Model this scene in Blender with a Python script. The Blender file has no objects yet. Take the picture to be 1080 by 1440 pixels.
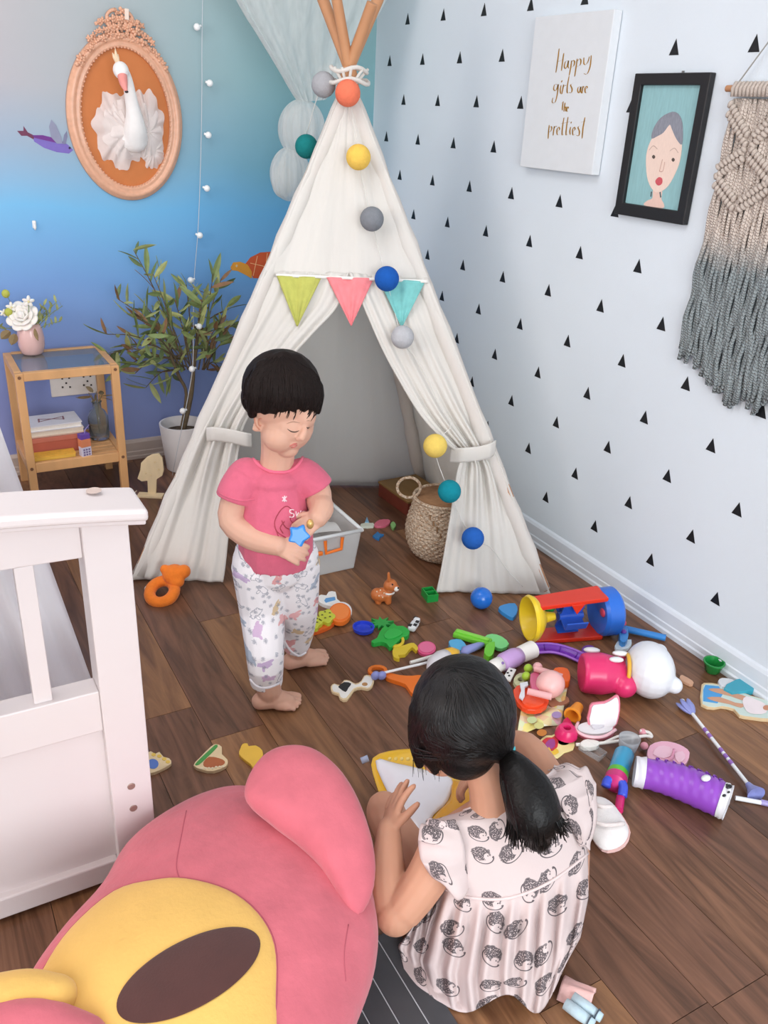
import bpy, bmesh, math, random
from mathutils import Vector, Matrix, Euler
from mathutils.bvhtree import BVHTree
from mathutils.geometry import tessellate_polygon
random.seed(7)
PI = math.pi
scene = bpy.context.scene
COL = scene.collection

# ---------------------------------------------------------------- camera
CAM = Vector((-1.7198, -3.1952, 1.2742))
RT = Vector((0.8737, -0.4834, 0.0465)).normalized()
FW = Vector((0.4555, 0.7836, -0.4226)).normalized()
RT = (RT - FW*RT.dot(FW)).normalized()
UP = RT.cross(FW)
FPX = 1201.22
cam_data = bpy.data.cameras.new('camera')
cam = bpy.data.objects.new('camera', cam_data)
COL.objects.link(cam)
cm = Matrix((RT, UP, -FW)).transposed().to_4x4()
cm.translation = CAM
cam.matrix_world = cm
cam_data.sensor_fit = 'HORIZONTAL'
cam_data.sensor_width = 36.0
cam_data.lens = 36.0*FPX/1080.0
cam_data.clip_start = 0.02
scene.camera = cam

# ---------------------------------------------------------------- light
scene.view_settings.view_transform = 'Standard'
scene.view_settings.look = 'None'
scene.view_settings.gamma = 1.0
scene.view_settings.use_curve_mapping = False
scene.view_settings.exposure = 0.2
world = bpy.data.worlds.new('daylight')
scene.world = world
world.use_nodes = True
world.node_tree.nodes['Background'].inputs[0].default_value = (0.86, 0.93, 1.0, 1)
world.node_tree.nodes['Background'].inputs[1].default_value = 1.0

def area(name, loc, look, sx, sy, power, color):
    l = bpy.data.lights.new(name, 'AREA')
    l.shape = 'RECTANGLE'; l.size = sx; l.size_y = sy; l.energy = power; l.color = color
    o = bpy.data.objects.new(name, l); COL.objects.link(o)
    o.location = loc
    o.rotation_euler = (Vector(look)-Vector(loc)).to_track_quat('-Z', 'Z').to_euler()
    return o
# daylight entering by the balcony window in the rear wall and by the window of the left wall
area('window_daylight_rear', (-2.2, -6.44, 1.45), (-1.7, 0.0, 1.0), 3.0, 2.0, 124, (0.92, 0.97, 1.0))
area('window_daylight_left', (-4.74, -2.3, 1.7), (0, -1.8, 0.6), 2.6, 1.3, 58, (1.0, 0.88, 0.81))
# overhead fill light, added to even out and brighten the room
area('overhead_fill_light', (-1.9, -1.7, 2.53), (-1.9, -1.7, 0), 1.3, 1.3, 16, (0.97, 0.98, 1.0))

# ---------------------------------------------------------------- pixel helpers (a pixel gives a direction only)
def ray(x, y): return FW + RT*((x-540)/FPX) - UP*((y-720)/FPX)
def fl(x, y, z=0.0):
    d = ray(x, y); return CAM + d*((z-CAM.z)/d.z)
def rw(x, y, o=0.0):
    d = ray(x, y); return CAM + d*((-o-CAM.x)/d.x)
def bw(x, y, o=0.0):
    d = ray(x, y); return CAM + d*((-o-CAM.y)/d.y)
def pl(x, y, P, N):
    d = ray(x, y); return CAM + d*((Vector(P)-CAM).dot(N)/d.dot(N))
HF = Vector((FW.x, FW.y, 0)).normalized()      # horizontal view direction
HR = Vector((HF.y, -HF.x, 0))                  # horizontal right
def vp(x, y, ref): return pl(x, y, ref, HF)
Z3 = Vector((0, 0, 1))

# ---------------------------------------------------------------- materials
def srgb(h):
    h = h.lstrip('#'); c = [int(h[i:i+2], 16)/255 for i in (0, 2, 4)]
    return tuple((v/12.92 if v <= .04045 else ((v+.055)/1.055)**2.4) for v in c)
MATS = {}
def M(h, rough=.45, var=.05, scale=30, bump=0.0, bscale=150, metal=0, trans=0, alpha=1, sheen=0, coat=0, sss=0, spec=.5, ior=1.45, stretch=None):
    key = (h, rough, var, scale, bump, bscale, metal, trans, alpha, sheen, coat, sss, spec, stretch)
    if key in MATS: return MATS[key]
    m = bpy.data.materials.new('mat_'+h.strip('#')+'_%d' % len(MATS)); m.use_nodes = True
    nt = m.node_tree; b = nt.nodes['Principled BSDF']
    c = srgb(h)
    tc = nt.nodes.new('ShaderNodeTexCoord'); vec = tc.outputs['Object']
    if stretch:
        mp = nt.nodes.new('ShaderNodeMapping'); mp.inputs['Scale'].default_value = stretch
        nt.links.new(vec, mp.inputs[0]); vec = mp.outputs[0]
    n = nt.nodes.new('ShaderNodeTexNoise'); n.inputs['Scale'].default_value = scale; n.inputs['Detail'].default_value = 3
    nt.links.new(vec, n.inputs['Vector'])
    mx = nt.nodes.new('ShaderNodeMix'); mx.data_type = 'RGBA'
    mx.inputs[6].default_value = tuple(max(0, v*(1-var*1.6)) for v in c)+(1,)
    mx.inputs[7].default_value = tuple(min(1, v*(1+var*1.6)) for v in c)+(1,)
    nt.links.new(n.outputs['Fac'], mx.inputs[0]); nt.links.new(mx.outputs[2], b.inputs['Base Color'])
    b.inputs['Roughness'].default_value = rough; b.inputs['Metallic'].default_value = metal
    b.inputs['Specular IOR Level'].default_value = spec
    b.inputs['Transmission Weight'].default_value = trans; b.inputs['Alpha'].default_value = alpha
    b.inputs['IOR'].default_value = ior
    b.inputs['Sheen Weight'].default_value = sheen; b.inputs['Coat Weight'].default_value = coat
    if sss:
        b.inputs['Subsurface Weight'].default_value = sss
        b.inputs['Subsurface Radius'].default_value = (.012, .005, .003)
        b.inputs['Subsurface Scale'].default_value = .5
    if bump:
        n2 = nt.nodes.new('ShaderNodeTexNoise'); n2.inputs['Scale'].default_value = bscale; n2.inputs['Detail'].default_value = 4
        nt.links.new(vec, n2.inputs['Vector'])
        bp = nt.nodes.new('ShaderNodeBump'); bp.inputs['Strength'].default_value = bump; bp.inputs['Distance'].default_value = .004
        nt.links.new(n2.outputs['Fac'], bp.inputs['Height']); nt.links.new(bp.outputs[0], b.inputs['Normal'])
    MATS[key] = m
    return m
def plastic(h, rough=.32): return M(h, rough, .03, 20, coat=.15)
def cloth(h, bump=.25, bscale=400, var=.05): return M(h, .9, var, 60, bump=bump, bscale=bscale, sheen=.15, spec=.2)
def node_mat(name, rough=.6, spec=.4):
    m = bpy.data.materials.new(name); m.use_nodes = True
    b = m.node_tree.nodes['Principled BSDF']
    b.inputs['Roughness'].default_value = rough; b.inputs['Specular IOR Level'].default_value = spec
    return m, m.node_tree, b

# ---------------------------------------------------------------- mesh builder
def frame(o, x, z=None):
    """4x4 with origin o, X along x, Z near z"""
    x = Vector(x).normalized(); z = Vector(z) if z is not None else Z3
    y = z.cross(x)
    if y.length < 1e-6: y = Vector((0, 1, 0)).cross(x)
    y.normalize(); z = x.cross(y)
    m = Matrix((x, y, z)).transposed().to_4x4(); m.translation = o
    return m
def T(x=0, y=0, z=0): return Matrix.Translation((x, y, z))
def RX(a): return Matrix.Rotation(a, 4, 'X')
def RY(a): return Matrix.Rotation(a, 4, 'Y')
def RZ(a): return Matrix.Rotation(a, 4, 'Z')
I4 = Matrix.Identity(4)
def arc(n, a0=0, a1=2*PI, rx=1, ry=None, c=(0, 0), end=False):
    ry = rx if ry is None else ry
    k = n if not end else n-1
    return [(c[0]+rx*math.cos(a0+(a1-a0)*i/k), c[1]+ry*math.sin(a0+(a1-a0)*i/k)) for i in range(n)]
def smooth_pts(pts, n=4, closed=False):
    """Catmull-Rom resampling of a list of vectors"""
    P = [Vector(p) for p in pts]; out = []
    N = len(P); rng = N if closed else N-1
    for i in range(rng):
        p1, p2 = P[i], P[(i+1) % N]
        p0 = P[i-1] if (i > 0 or closed) else p1
        p3 = P[(i+2) % N] if (i+2 < N or closed) else p2
        for k in range(n):
            t = k/n
            out.append(.5*((2*p1)+(p2-p0)*t+(2*p0-5*p1+4*p2-p3)*t*t+(3*p1-p0-3*p2+p3)*t**3))
    if not closed: out.append(P[-1])
    return out
class MB:
    def __init__(s): s.v = []; s.f = []
    def add(s, vs, fs, m=I4):
        o = len(s.v); s.v += [m @ Vector(p) for p in vs]; s.f += [tuple(i+o for i in f) for f in fs]; return s
    def box(s, sx, sy, sz, m=I4):
        """box centred in x,y standing on z=0"""
        x, y = sx/2, sy/2
        return s.add([(-x,-y,0),(x,-y,0),(x,y,0),(-x,y,0),(-x,-y,sz),(x,-y,sz),(x,y,sz),(-x,y,sz)],
                     [(3,2,1,0),(4,5,6,7),(0,1,5,4),(1,2,6,5),(2,3,7,6),(3,0,4,7)], m)
    def bounds(s, a, b):
        return s.box(b[0]-a[0], b[1]-a[1], b[2]-a[2], T((a[0]+b[0])/2, (a[1]+b[1])/2, a[2]))
    def ball(s, r, m=I4, nu=20, nv=12):
        rx, ry, rz = (r, r, r) if not isinstance(r, (tuple, list)) else r
        vs = [(0, 0, rz)]
        for j in range(1, nv):
            t = PI*j/nv
            for i in range(nu):
                p = 2*PI*i/nu; vs.append((rx*math.sin(t)*math.cos(p), ry*math.sin(t)*math.sin(p), rz*math.cos(t)))
        vs.append((0, 0, -rz)); fs = []
        for i in range(nu):
            k = (i+1) % nu
            fs.append((0, 1+i, 1+k))
            for j in range(nv-2): a = 1+j*nu; fs.append((a+i, a+nu+i, a+nu+k, a+k))
            a = 1+(nv-2)*nu; fs.append((a+i, len(vs)-1, a+k))
        return s.add(vs, fs, m)
    def tube(s, pts, rad, n=10, caps=True, closed=False, flat=None):
        P = [Vector(p) for p in pts]; N = len(P)
        R = rad if isinstance(rad, (list, tuple)) else [rad]*N
        up = None; vs = []
        for i in range(N):
            a = P[i-1] if (i > 0 or closed) else P[i]; b = P[(i+1) % N] if (i < N-1 or closed) else P[i]
            t = (b-a); t = t.normalized() if t.length > 1e-9 else Z3.copy()
            if up is None: up = Z3 if abs(t.z) < .9 else Vector((1, 0, 0))
            x = up.cross(t)
            if x.length < 1e-6: x = Vector((1, 0, 0)).cross(t)
            x.normalize(); y = t.cross(x).normalized(); up = y
            for k in range(n):
                q = 2*PI*k/n; vs.append(P[i]+x*(R[i]*math.cos(q))+y*(R[i]*(flat or 1)*math.sin(q)))
        fs = []
        for i in range(N if closed else N-1):
            for k in range(n):
                a = i*n; b = ((i+1) % N)*n; l = (k+1) % n
                fs.append((a+k, a+l, b+l, b+k))
        if caps and not closed:
            fs.append(tuple(range(n-1, -1, -1))); fs.append(tuple((N-1)*n+k for k in range(n)))
        return s.add(vs, fs)
    def lathe(s, prof, m=I4, n=28, squash=1):
        """profile [(r,z)...] turned about Z; open ends are closed where r is 0"""
        vs = []; fs = []
        for r, z in prof:
            for k in range(n): q = 2*PI*k/n; vs.append((r*math.cos(q), squash*r*math.sin(q), z))
        for i in range(len(prof)-1):
            for k in range(n): l = (k+1) % n; fs.append((i*n+k, i*n+l, (i+1)*n+l, (i+1)*n+k))
        if prof[0][0] > 1e-5: fs.append(tuple(range(n-1, -1, -1)))
        if prof[-1][0] > 1e-5: fs.append(tuple((len(prof)-1)*n+k for k in range(n)))
        return s.add(vs, fs, m)
    def shell(s, prof, m=I4, n=28, squash=1):
        """as lathe but the profile is a closed loop (walls with thickness)"""
        vs = []; fs = []; N = len(prof)
        for r, z in prof:
            for k in range(n): q = 2*PI*k/n; vs.append((r*math.cos(q), squash*r*math.sin(q), z))
        for i in range(N):
            j = (i+1) % N
            for k in range(n): l = (k+1) % n; fs.append((i*n+k, i*n+l, j*n+l, j*n+k))
        return s.add(vs, fs, m)
    def prism(s, out, h, m=I4, holes=None):
        """2D outline extruded from z=0 to z=h"""
        loops = [[Vector((p[0], p[1], 0)) for p in out]] + [[Vector((p[0], p[1], 0)) for p in hh] for hh in (holes or [])]
        flat = [p for l in loops for p in l]
        tri = tessellate_polygon(loops); n = len(flat)
        vs = [(p.x, p.y, 0) for p in flat]+[(p.x, p.y, h) for p in flat]; fs = []
        for t in tri:
            a, b, c = t
            if (flat[b]-flat[a]).cross(flat[c]-flat[a]).z < 0: a, c = c, a
            fs.append((a+n, b+n, c+n)); fs.append((c, b, a))
        o = 0
        for l in loops:
            k = len(l); ar = sum(l[i].x*l[(i+1) % k].y-l[(i+1) % k].x*l[i].y for i in range(k))
            outer = (o == 0); ccw = ar > 0
            for i in range(k):
                a, b = o+i, o+(i+1) % k
                fs.append((a, b, b+n, a+n) if ccw == outer else (b, a, a+n, b+n))
            o += k
        return s.add(vs, fs, m)
    def grid(s, fn, nu, nv, cu=False, cv=False):
        vs = [fn(i/(nu if cu else nu-1), j/(nv if cv else nv-1)) for j in range(nv) for i in range(nu)]
        fs = []
        for j in range(nv if cv else nv-1):
            for i in range(nu if cu else nu-1):
                a, b = i, (i+1) % nu; c, d = j, (j+1) % nv
                fs.append((c*nu+a, c*nu+b, d*nu+b, d*nu+a))
        return s.add(vs, fs)
    def puff(s, out, h, m=I4, rings=7, hb=None, cen=None, power=.5):
        """cushion: star-shaped outline inflated on both sides"""
        n = len(out); hb = h if hb is None else hb
        c = Vector((sum(p[0] for p in out)/n, sum(p[1] for p in out)/n)) if cen is None else Vector(cen)
        for sg, H in ((1, h), (-1, hb)):
            vs = [(c.x, c.y, sg*H)]
            for k in range(1, rings+1):
                t = math.sin(PI/2*k/rings)
                for p in out:
                    q = c+(Vector((p[0], p[1]))-c)*t; vs.append((q.x, q.y, sg*H*max(0, 1-t*t)**power))
            fs = []
            for i in range(n):
                l = (i+1) % n
                fs.append((0, 1+i, 1+l) if sg > 0 else (0, 1+l, 1+i))
                for k in range(rings-1):
                    a = 1+k*n; b = a+n
                    fs.append((a+i, b+i, b+l, a+l) if sg > 0 else (a+l, b+l, b+i, a+i))
            s.add(vs, fs, m)
        return s
    def mesh(s, name, weld=False):
        me = bpy.data.meshes.new(name)
        me.from_pydata([tuple(p) for p in s.v], [], s.f)
        if weld:
            bm = bmesh.new(); bm.from_mesh(me); bmesh.ops.remove_doubles(bm, verts=bm.verts, dist=1e-5)
            bmesh.ops.recalc_face_normals(bm, faces=bm.faces); bm.to_mesh(me); bm.free()
        me.update(); return me
    def build(s, name, mat, parent=None, world=False, smooth=False, bevel=0, weld=False, thick=0, seg=2):
        if world and parent is not None:
            inv = parent.matrix_basis.inverted()
            if parent.parent: inv = inv @ parent.parent.matrix_basis.inverted()
            s.v = [inv @ p for p in s.v]
        me = s.mesh(name, weld)
        return link(name, me, mat, parent, smooth, bevel, thick, seg)
def link(name, me, mat, parent=None, smooth=False, bevel=0, thick=0, seg=2):
    o = bpy.data.objects.new(name, me); COL.objects.link(o)
    if mat is not None and not me.materials: me.materials.append(mat)
    if smooth: me.polygons.foreach_set('use_smooth', [True]*len(me.polygons))
    if smooth == 'auto': me.set_sharp_from_angle(angle=math.radians(38))
    if thick:
        md = o.modifiers.new('thickness', 'SOLIDIFY'); md.thickness = thick; md.offset = 0
    if bevel:
        md = o.modifiers.new('bevel', 'BEVEL'); md.width = bevel; md.segments = seg; md.limit_method = 'ANGLE'; md.angle_limit = .6
    o.parent = parent
    return o
def tag(o, label, cat, group=None, kind=None):
    o['label'] = label; o['category'] = cat
    if group: o['group'] = group
    if kind: o['kind'] = kind
    return o
def thing(name, label, cat, m=I4, group=None):
    o = bpy.data.objects.new(name, None); COL.objects.link(o); o.empty_display_size = .03
    o.matrix_basis = m if isinstance(m, Matrix) else Matrix.Translation(m)
    return tag(o, label, cat, group)
def put(name, label, cat, a, b, z=0.0, group=None, za=None):
    """a thing lying on the floor (height z): origin at the middle of pixels a-b, X from a to b. Returns (empty, length)"""
    A, B = fl(*a, z), fl(*b, z if za is None else za)
    return thing(name, label, cat, frame((A+B)/2, B-A), group), (B-A).length
def struct(o): o['kind'] = 'structure'; return o
def wmat(o):
    m = o.matrix_basis
    return o.parent.matrix_basis @ m if o.parent else m
def bvh_of(*objs):
    vs = []; fs = []
    for o in objs:
        m = wmat(o); k = len(vs)
        vs += [m @ v.co for v in o.data.vertices]; fs += [tuple(i+k for i in p.vertices) for p in o.data.polygons]
    return BVHTree.FromPolygons(vs, fs)
def hit(bv, x, y, off=0.0, fallback=None):
    d = ray(x, y).normalized()
    p, n, i, t = bv.ray_cast(CAM, d)
    if p is None: return fallback
    if n.dot(d) > 0: n = -n
    return p+n*off
def local_outline(pix, P, N, X, off=0):
    """pixels -> 2D coordinates in the plane through P (normal N, x axis X), with the 4x4 frame of that plane"""
    N = Vector(N).normalized(); m = frame(Vector(P), X, N); inv = m.inverted(); out = []
    for x, y in pix:
        q = inv @ pl(x, y, P, N); out.append((q.x, q.y))
    return out, m
# ---------------------------------------------------------------- organic bodies
TMP = bpy.data.scenes.new('scratch')
def fuse(mb, voxel, smooth_it=4, factor=.5):
    """union of overlapping closed shells as one continuous smooth mesh"""
    me = mb.mesh('fuse'); o = bpy.data.objects.new('fuse', me); TMP.collection.objects.link(o)
    r = o.modifiers.new('r', 'REMESH'); r.mode = 'VOXEL'; r.voxel_size = voxel
    if smooth_it:
        s = o.modifiers.new('s', 'SMOOTH'); s.iterations = smooth_it; s.factor = factor
    vl = TMP.view_layers[0]; vl.update(); dg = vl.depsgraph
    out = bpy.data.meshes.new_from_object(o.evaluated_get(dg))
    bpy.data.objects.remove(o); bpy.data.meshes.remove(me)
    return out
def limb(mb, pts, rad, n=14, sub=3, ends=True):
    """tapering limb through the points, rounded at both ends"""
    k = len(pts); R = [Vector((r, 0, 0)) for r in rad]
    P = smooth_pts(pts, sub); Q = [max(.0005, v.x) for v in smooth_pts(R, sub)]
    mb.tube(P, Q, n)
    if ends:
        mb.ball(Q[0], T(*P[0]), 12, 8); mb.ball(Q[-1], T(*P[-1]), 12, 8)
    return mb
def organic(name, mb, voxel, mat, parent, it=4, factor=.5):
    me = fuse(mb, voxel, it, factor); me.name = name
    if parent is not None: me.transform(wmat(parent).inverted())
    return link(name, me, mat, parent, True)
# ================================================================ the room
XL, YR, ZC = -4.8, -6.5, 2.6
# floor: dark substrate with separate laminate planks
floor = struct(MB().bounds((XL, YR, -.03), (0, 0, -.009)).build('floor', M('#2a1d16', .8)))
def plank_mat(i, base, dark):
    m, nt, b = node_mat('laminate_%d' % i, .3, .4)
    tc = nt.nodes.new('ShaderNodeTexCoord'); mp = nt.nodes.new('ShaderNodeMapping')
    mp.inputs['Scale'].default_value = (1, .09, 1)
    oi = nt.nodes.new('ShaderNodeObjectInfo'); va = nt.nodes.new('ShaderNodeVectorMath'); va.operation = 'ADD'
    sc = nt.nodes.new('ShaderNodeVectorMath'); sc.operation = 'SCALE'; sc.inputs[3].default_value = 9.0
    cb = nt.nodes.new('ShaderNodeCombineXYZ')
    for k in range(3): nt.links.new(oi.outputs['Random'], cb.inputs[k])
    nt.links.new(cb.outputs[0], sc.inputs[0])
    nt.links.new(tc.outputs['Object'], va.inputs[0]); nt.links.new(sc.outputs[0], va.inputs[1])
    nt.links.new(va.outputs[0], mp.inputs[0])
    n = nt.nodes.new('ShaderNodeTexNoise'); n.inputs['Scale'].default_value = 26; n.inputs['Detail'].default_value = 6
    n.inputs['Roughness'].default_value = .6; n.inputs['Distortion'].default_value = 1.6
    nt.links.new(mp.outputs[0], n.inputs['Vector'])
    r = nt.nodes.new('ShaderNodeValToRGB')
    r.color_ramp.elements[0].position = .3; r.color_ramp.elements[0].color = srgb(dark)+(1,)
    r.color_ramp.elements[1].position = .72; r.color_ramp.elements[1].color = srgb(base)+(1,)
    nt.links.new(n.outputs['Fac'], r.inputs[0])
    hs = nt.nodes.new('ShaderNodeHueSaturation'); ma = nt.nodes.new('ShaderNodeMapRange')
    ma.inputs[3].default_value = .86; ma.inputs[4].default_value = 1.14
    nt.links.new(oi.outputs['Random'], ma.inputs[0]); nt.links.new(ma.outputs[0], hs.inputs['Value'])
    nt.links.new(r.outputs[0], hs.inputs['Color']); nt.links.new(hs.outputs[0], b.inputs['Base Color'])
    mr = nt.nodes.new('ShaderNodeMapRange'); mr.inputs[3].default_value = .24; mr.inputs[4].default_value = .4
    nt.links.new(n.outputs['Fac'], mr.inputs[0]); nt.links.new(mr.outputs[0], b.inputs['Roughness'])
    return m
PLM = [plank_mat(0, '#94694f', '#553826'), plank_mat(1, '#a17450', '#64432f'), plank_mat(2, '#845c47', '#4e3527')]
PW, PLN = .128, 1.21
pm = [MB().bounds((-PW/2+.0006, -PLN/2+.0006, -.009), (PW/2-.0006, PLN/2-.0006, 0)).mesh('plank') for _ in PLM]
for q, me in zip(PLM, pm): me.materials.append(q)
rnd = random.Random(3)
for i in range(int(-XL/PW)+1):
    off = rnd.random()*PLN
    for j in range(-1, 6):
        yc = -.0-PLN/2-j*PLN+off-PLN*.0
        if yc-PLN/2 > -.02 or yc+PLN/2 < YR: continue
        x = -PW/2-i*PW
        if x-PW/2 < XL: continue
        o = bpy.data.objects.new('plank', pm[rnd.randrange(3)]); COL.objects.link(o); o.parent = floor
        y0, y1 = max(yc-PLN/2, YR), min(yc+PLN/2, -.0)
        o.location = (x, (y0+y1)/2, 0); o.scale = (1, (y1-y0)/PLN, 1)
# walls
def wall_paint(name, h, bump=.12):
    return M(h, .75, .015, 4, bump=bump, bscale=260, spec=.25)
WHITE = wall_paint('white', '#e1e9f0')
struct(MB().bounds((0, YR, -.03), (.12, .12, ZC)).build('wall_right', WHITE))
m, nt, b = node_mat('mural_and_painted_light', .6, .3)  # mural gradient, its lower tones lifted to make up for dim light there
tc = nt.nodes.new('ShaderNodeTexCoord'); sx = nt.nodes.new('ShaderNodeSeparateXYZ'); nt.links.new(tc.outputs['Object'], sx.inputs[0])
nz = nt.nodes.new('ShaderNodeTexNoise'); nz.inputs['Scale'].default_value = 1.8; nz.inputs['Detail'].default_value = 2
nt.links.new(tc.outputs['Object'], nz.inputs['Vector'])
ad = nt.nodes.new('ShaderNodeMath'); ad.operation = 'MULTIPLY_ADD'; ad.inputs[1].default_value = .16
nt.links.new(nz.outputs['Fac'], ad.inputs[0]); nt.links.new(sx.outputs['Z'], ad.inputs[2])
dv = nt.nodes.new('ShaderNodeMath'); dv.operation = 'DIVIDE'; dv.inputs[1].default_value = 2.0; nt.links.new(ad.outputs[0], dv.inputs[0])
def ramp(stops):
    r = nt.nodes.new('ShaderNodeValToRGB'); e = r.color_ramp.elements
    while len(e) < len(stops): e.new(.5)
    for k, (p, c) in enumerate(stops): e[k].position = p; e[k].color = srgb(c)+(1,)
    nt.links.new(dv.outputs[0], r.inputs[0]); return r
rl = ramp([(0, '#a2a6da'), (.22, '#8f9bd4'), (.38, '#7fa3da'), (.5, '#7fc0ea'), (.6, '#a3b2c6'), (.7, '#bcb5ba'), (1, '#c9bfbd')])  # bright cyan stop paints a glare band into the left side
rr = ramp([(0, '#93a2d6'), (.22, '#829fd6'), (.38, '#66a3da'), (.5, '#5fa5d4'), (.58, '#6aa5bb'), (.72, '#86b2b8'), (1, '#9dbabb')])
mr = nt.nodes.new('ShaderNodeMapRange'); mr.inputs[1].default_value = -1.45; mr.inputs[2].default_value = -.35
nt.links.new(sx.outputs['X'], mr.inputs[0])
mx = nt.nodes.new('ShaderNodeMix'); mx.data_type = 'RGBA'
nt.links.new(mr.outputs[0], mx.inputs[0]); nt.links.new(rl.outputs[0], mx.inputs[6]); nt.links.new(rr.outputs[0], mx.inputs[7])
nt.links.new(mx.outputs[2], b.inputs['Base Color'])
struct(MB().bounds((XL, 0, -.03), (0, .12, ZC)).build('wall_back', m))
struct(MB().bounds((XL-.1, YR-.1, ZC), (.12, .12, ZC+.1)).build('ceiling', wall_paint('c', '#f2f2f0')))
cl = thing('fill_light_panel', 'flat square white panel added for the overhead fill light', 'ceiling lamp', (-1.9, -1.7, ZC))  # unseen housing, made up to go with the added fill light
MB().bounds((-.7, -.7, -.05), (.7, .7, 0)).build('fill_panel_housing', M('#f4f4f4', .4), cl, bevel=.01)
def wall_with_hole(name, along, pos, lo, hi, w0, w1, z0, z1):
    mb = MB()
    for a, c, za, zb in ((lo, w0, -.03, ZC), (w1, hi, -.03, ZC), (w0, w1, -.03, z0), (w0, w1, z1, ZC)):
        if along == 'y': mb.bounds((pos-.1, a, za), (pos, c, zb))
        else: mb.bounds((a, pos-.1, za), (c, pos, zb))
    return struct(mb.build(name, WHITE))
wall_with_hole('wall_left', 'y', XL, YR, 0, -3.7, -.9, .95, 2.45)
wall_with_hole('wall_rear', 'x', YR, XL, 0, -3.8, -.6, .4, 2.5)
for nm, along, pos, a, c, z0, z1 in (('window_1', 'y', XL-.06, -3.7, -.9, .95, 2.45), ('window_2', 'x', YR-.06, -3.8, -.6, .4, 2.5)):
    w = bpy.data.objects.new(nm, None); COL.objects.link(w); struct(w)
    mb = MB(); t = .05; mid = (a+c)/2
    for u0, u1, v0, v1 in ((a, c, z0, z0+t), (a, c, z1-t, z1), (a, a+t, z0+t, z1-t), (c-t, c, z0+t, z1-t), (mid-t/2, mid+t/2, z0+t, z1-t)):
        if along == 'y': mb.bounds((pos-.02, u0, v0), (pos+.02, u1, v1))
        else: mb.bounds((u0, pos-.02, v0), (u1, pos+.02, v1))
    mb.build('window_frame', M('#eeeeee', .4), w)
# baseboards
def base_profile(mb, length, m):
    prof = [(0, 0), (.017, 0), (.017, .012), (.013, .016), (.013, .03), (.0105, .033), (.0105, .066), (.006, .074), (0, .078)]
    vs = [(0, -d, z) for d, z in prof]+[(length, -d, z) for d, z in prof]; n = len(prof)
    fs = [(i, i+1, i+1+n, i+n) for i in range(n-1)]+[tuple(range(n)), tuple(range(2*n-1, n-1, -1)), (0, n, 2*n-1, n-1)]
    return mb.add(vs, fs, m)
struct(base_profile(MB(), -YR, frame((0, 0, 0), (0, -1, 0))).build('baseboard_right', M('#dfe5ec', .4, .02), weld=True))
struct(base_profile(MB(), -XL-.017, frame((XL, 0, 0), (1, 0, 0))).build('baseboard_back', M('#cbb9ae', .45, .03), weld=True))

# black triangle stickers on the white wall, a staggered grid
U = .116; DV = .12691; Z_A = 13.5886*U
tri = MB().prism([(-.0155, -.0175), (.0155, -.0175), (0, .0175)], .0006).mesh('triangle_sticker')
tri.materials.append(M('#14161a', .5, .05))
canvas_zone = (-1.325, -.965, 1.13, 1.56)
for i in range(0, 13):
    for u in range(0, 22):
        if (u+i) % 2 == 0: continue
        y = -(u+.955)*U; z = Z_A-i*DV
        if y < -2.06 or z < .12: continue
        if canvas_zone[0] < y < canvas_zone[1] and canvas_zone[2] < z < canvas_zone[3]: continue
        if -1.63 < y < -1.42 and 1.05 < z < 1.37: continue
        if -2.15 < y < -1.74 and .72 < z < 1.37: continue
        o = bpy.data.objects.new('triangle_sticker', tri); COL.objects.link(o)
        o.matrix_basis = Matrix(((0, 0, -1, -.0001), (-1, 0, 0, y), (0, 1, 0, z), (0, 0, 0, 1)))
        tag(o, 'small black triangle sticker on the white wall', 'wall sticker', 'black triangle wall stickers')
# socket plate and hook on the mural wall
s = thing('socket_plate', 'wide white power socket plate on the blue wall behind the shelf', 'socket', (-1.19, 0, .33))
MB().bounds((-.1, -.008, -.05), (.09, 0, .05)).build('plate', M('#efe6df', .4), s, bevel=.003)
for k, dx in enumerate((-.045, .03)):
    for (a, c) in ((-.012, .014), (.012, .014), (0, -.004), (-.014, -.018), (.012, -.02)):
        MB().box(.006, .002, .006, T(dx+a, -.009, c)).build('socket_hole', M('#3a2d2a', .6), s)
p = bw(48, 316)
s = thing('wall_hook', 'tiny white hook stuck on the blue wall', 'hook', p)
MB().box(.012, .006, .026, T(0, -.004, -.012)).build('hook_base', M('#f3efec', .4), s, bevel=.003)
MB().tube(smooth_pts([(0, -.006, .004), (0, -.014, -.002), (0, -.014, -.012), (0, -.008, -.012)], 3), .003, 8).build('hook_tip', M('#f3efec', .4), s, smooth=True)
# ================================================================ play tent
APEX = Vector((-.545, -.863, 1.365)); FL_ = fl(185, 816); FR_ = fl(775, 838)
BL_ = Vector((-.83, -.27, 0)); BR_ = Vector((-.075, -.66, 0))
NF = (FR_-FL_).cross(APEX-FL_).normalized()
if NF.y > 0: NF = -NF
CANVAS = M('#f2efea', .95, .02, 12, bump=.35, bscale=90, spec=.1, stretch=(1, 1, .12), sss=0)
nt = CANVAS.node_tree; b = nt.nodes['Principled BSDF']
tr = nt.nodes.new('ShaderNodeBsdfTranslucent'); tr.inputs[0].default_value = srgb('#f4efe8')+(1,)
ms = nt.nodes.new('ShaderNodeMixShader'); ms.inputs[0].default_value = .35
nt.links.new(b.outputs[0], ms.inputs[1]); nt.links.new(tr.outputs[0], ms.inputs[2])
nt.links.new(ms.outputs[0], nt.nodes['Material Output'].inputs[0])
tent = thing('play_tent', 'white canvas teepee play tent with bunting in the corner', 'tent', Vector((-.6, -.8, 0)))
WOOD_POLE = M('#c08a62', .55, .12, 30, stretch=(1, 1, .1))
def tp_edge(base, z): return base + (APEX-base)*(z/APEX.z)
ZTOP = 1.325
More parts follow.
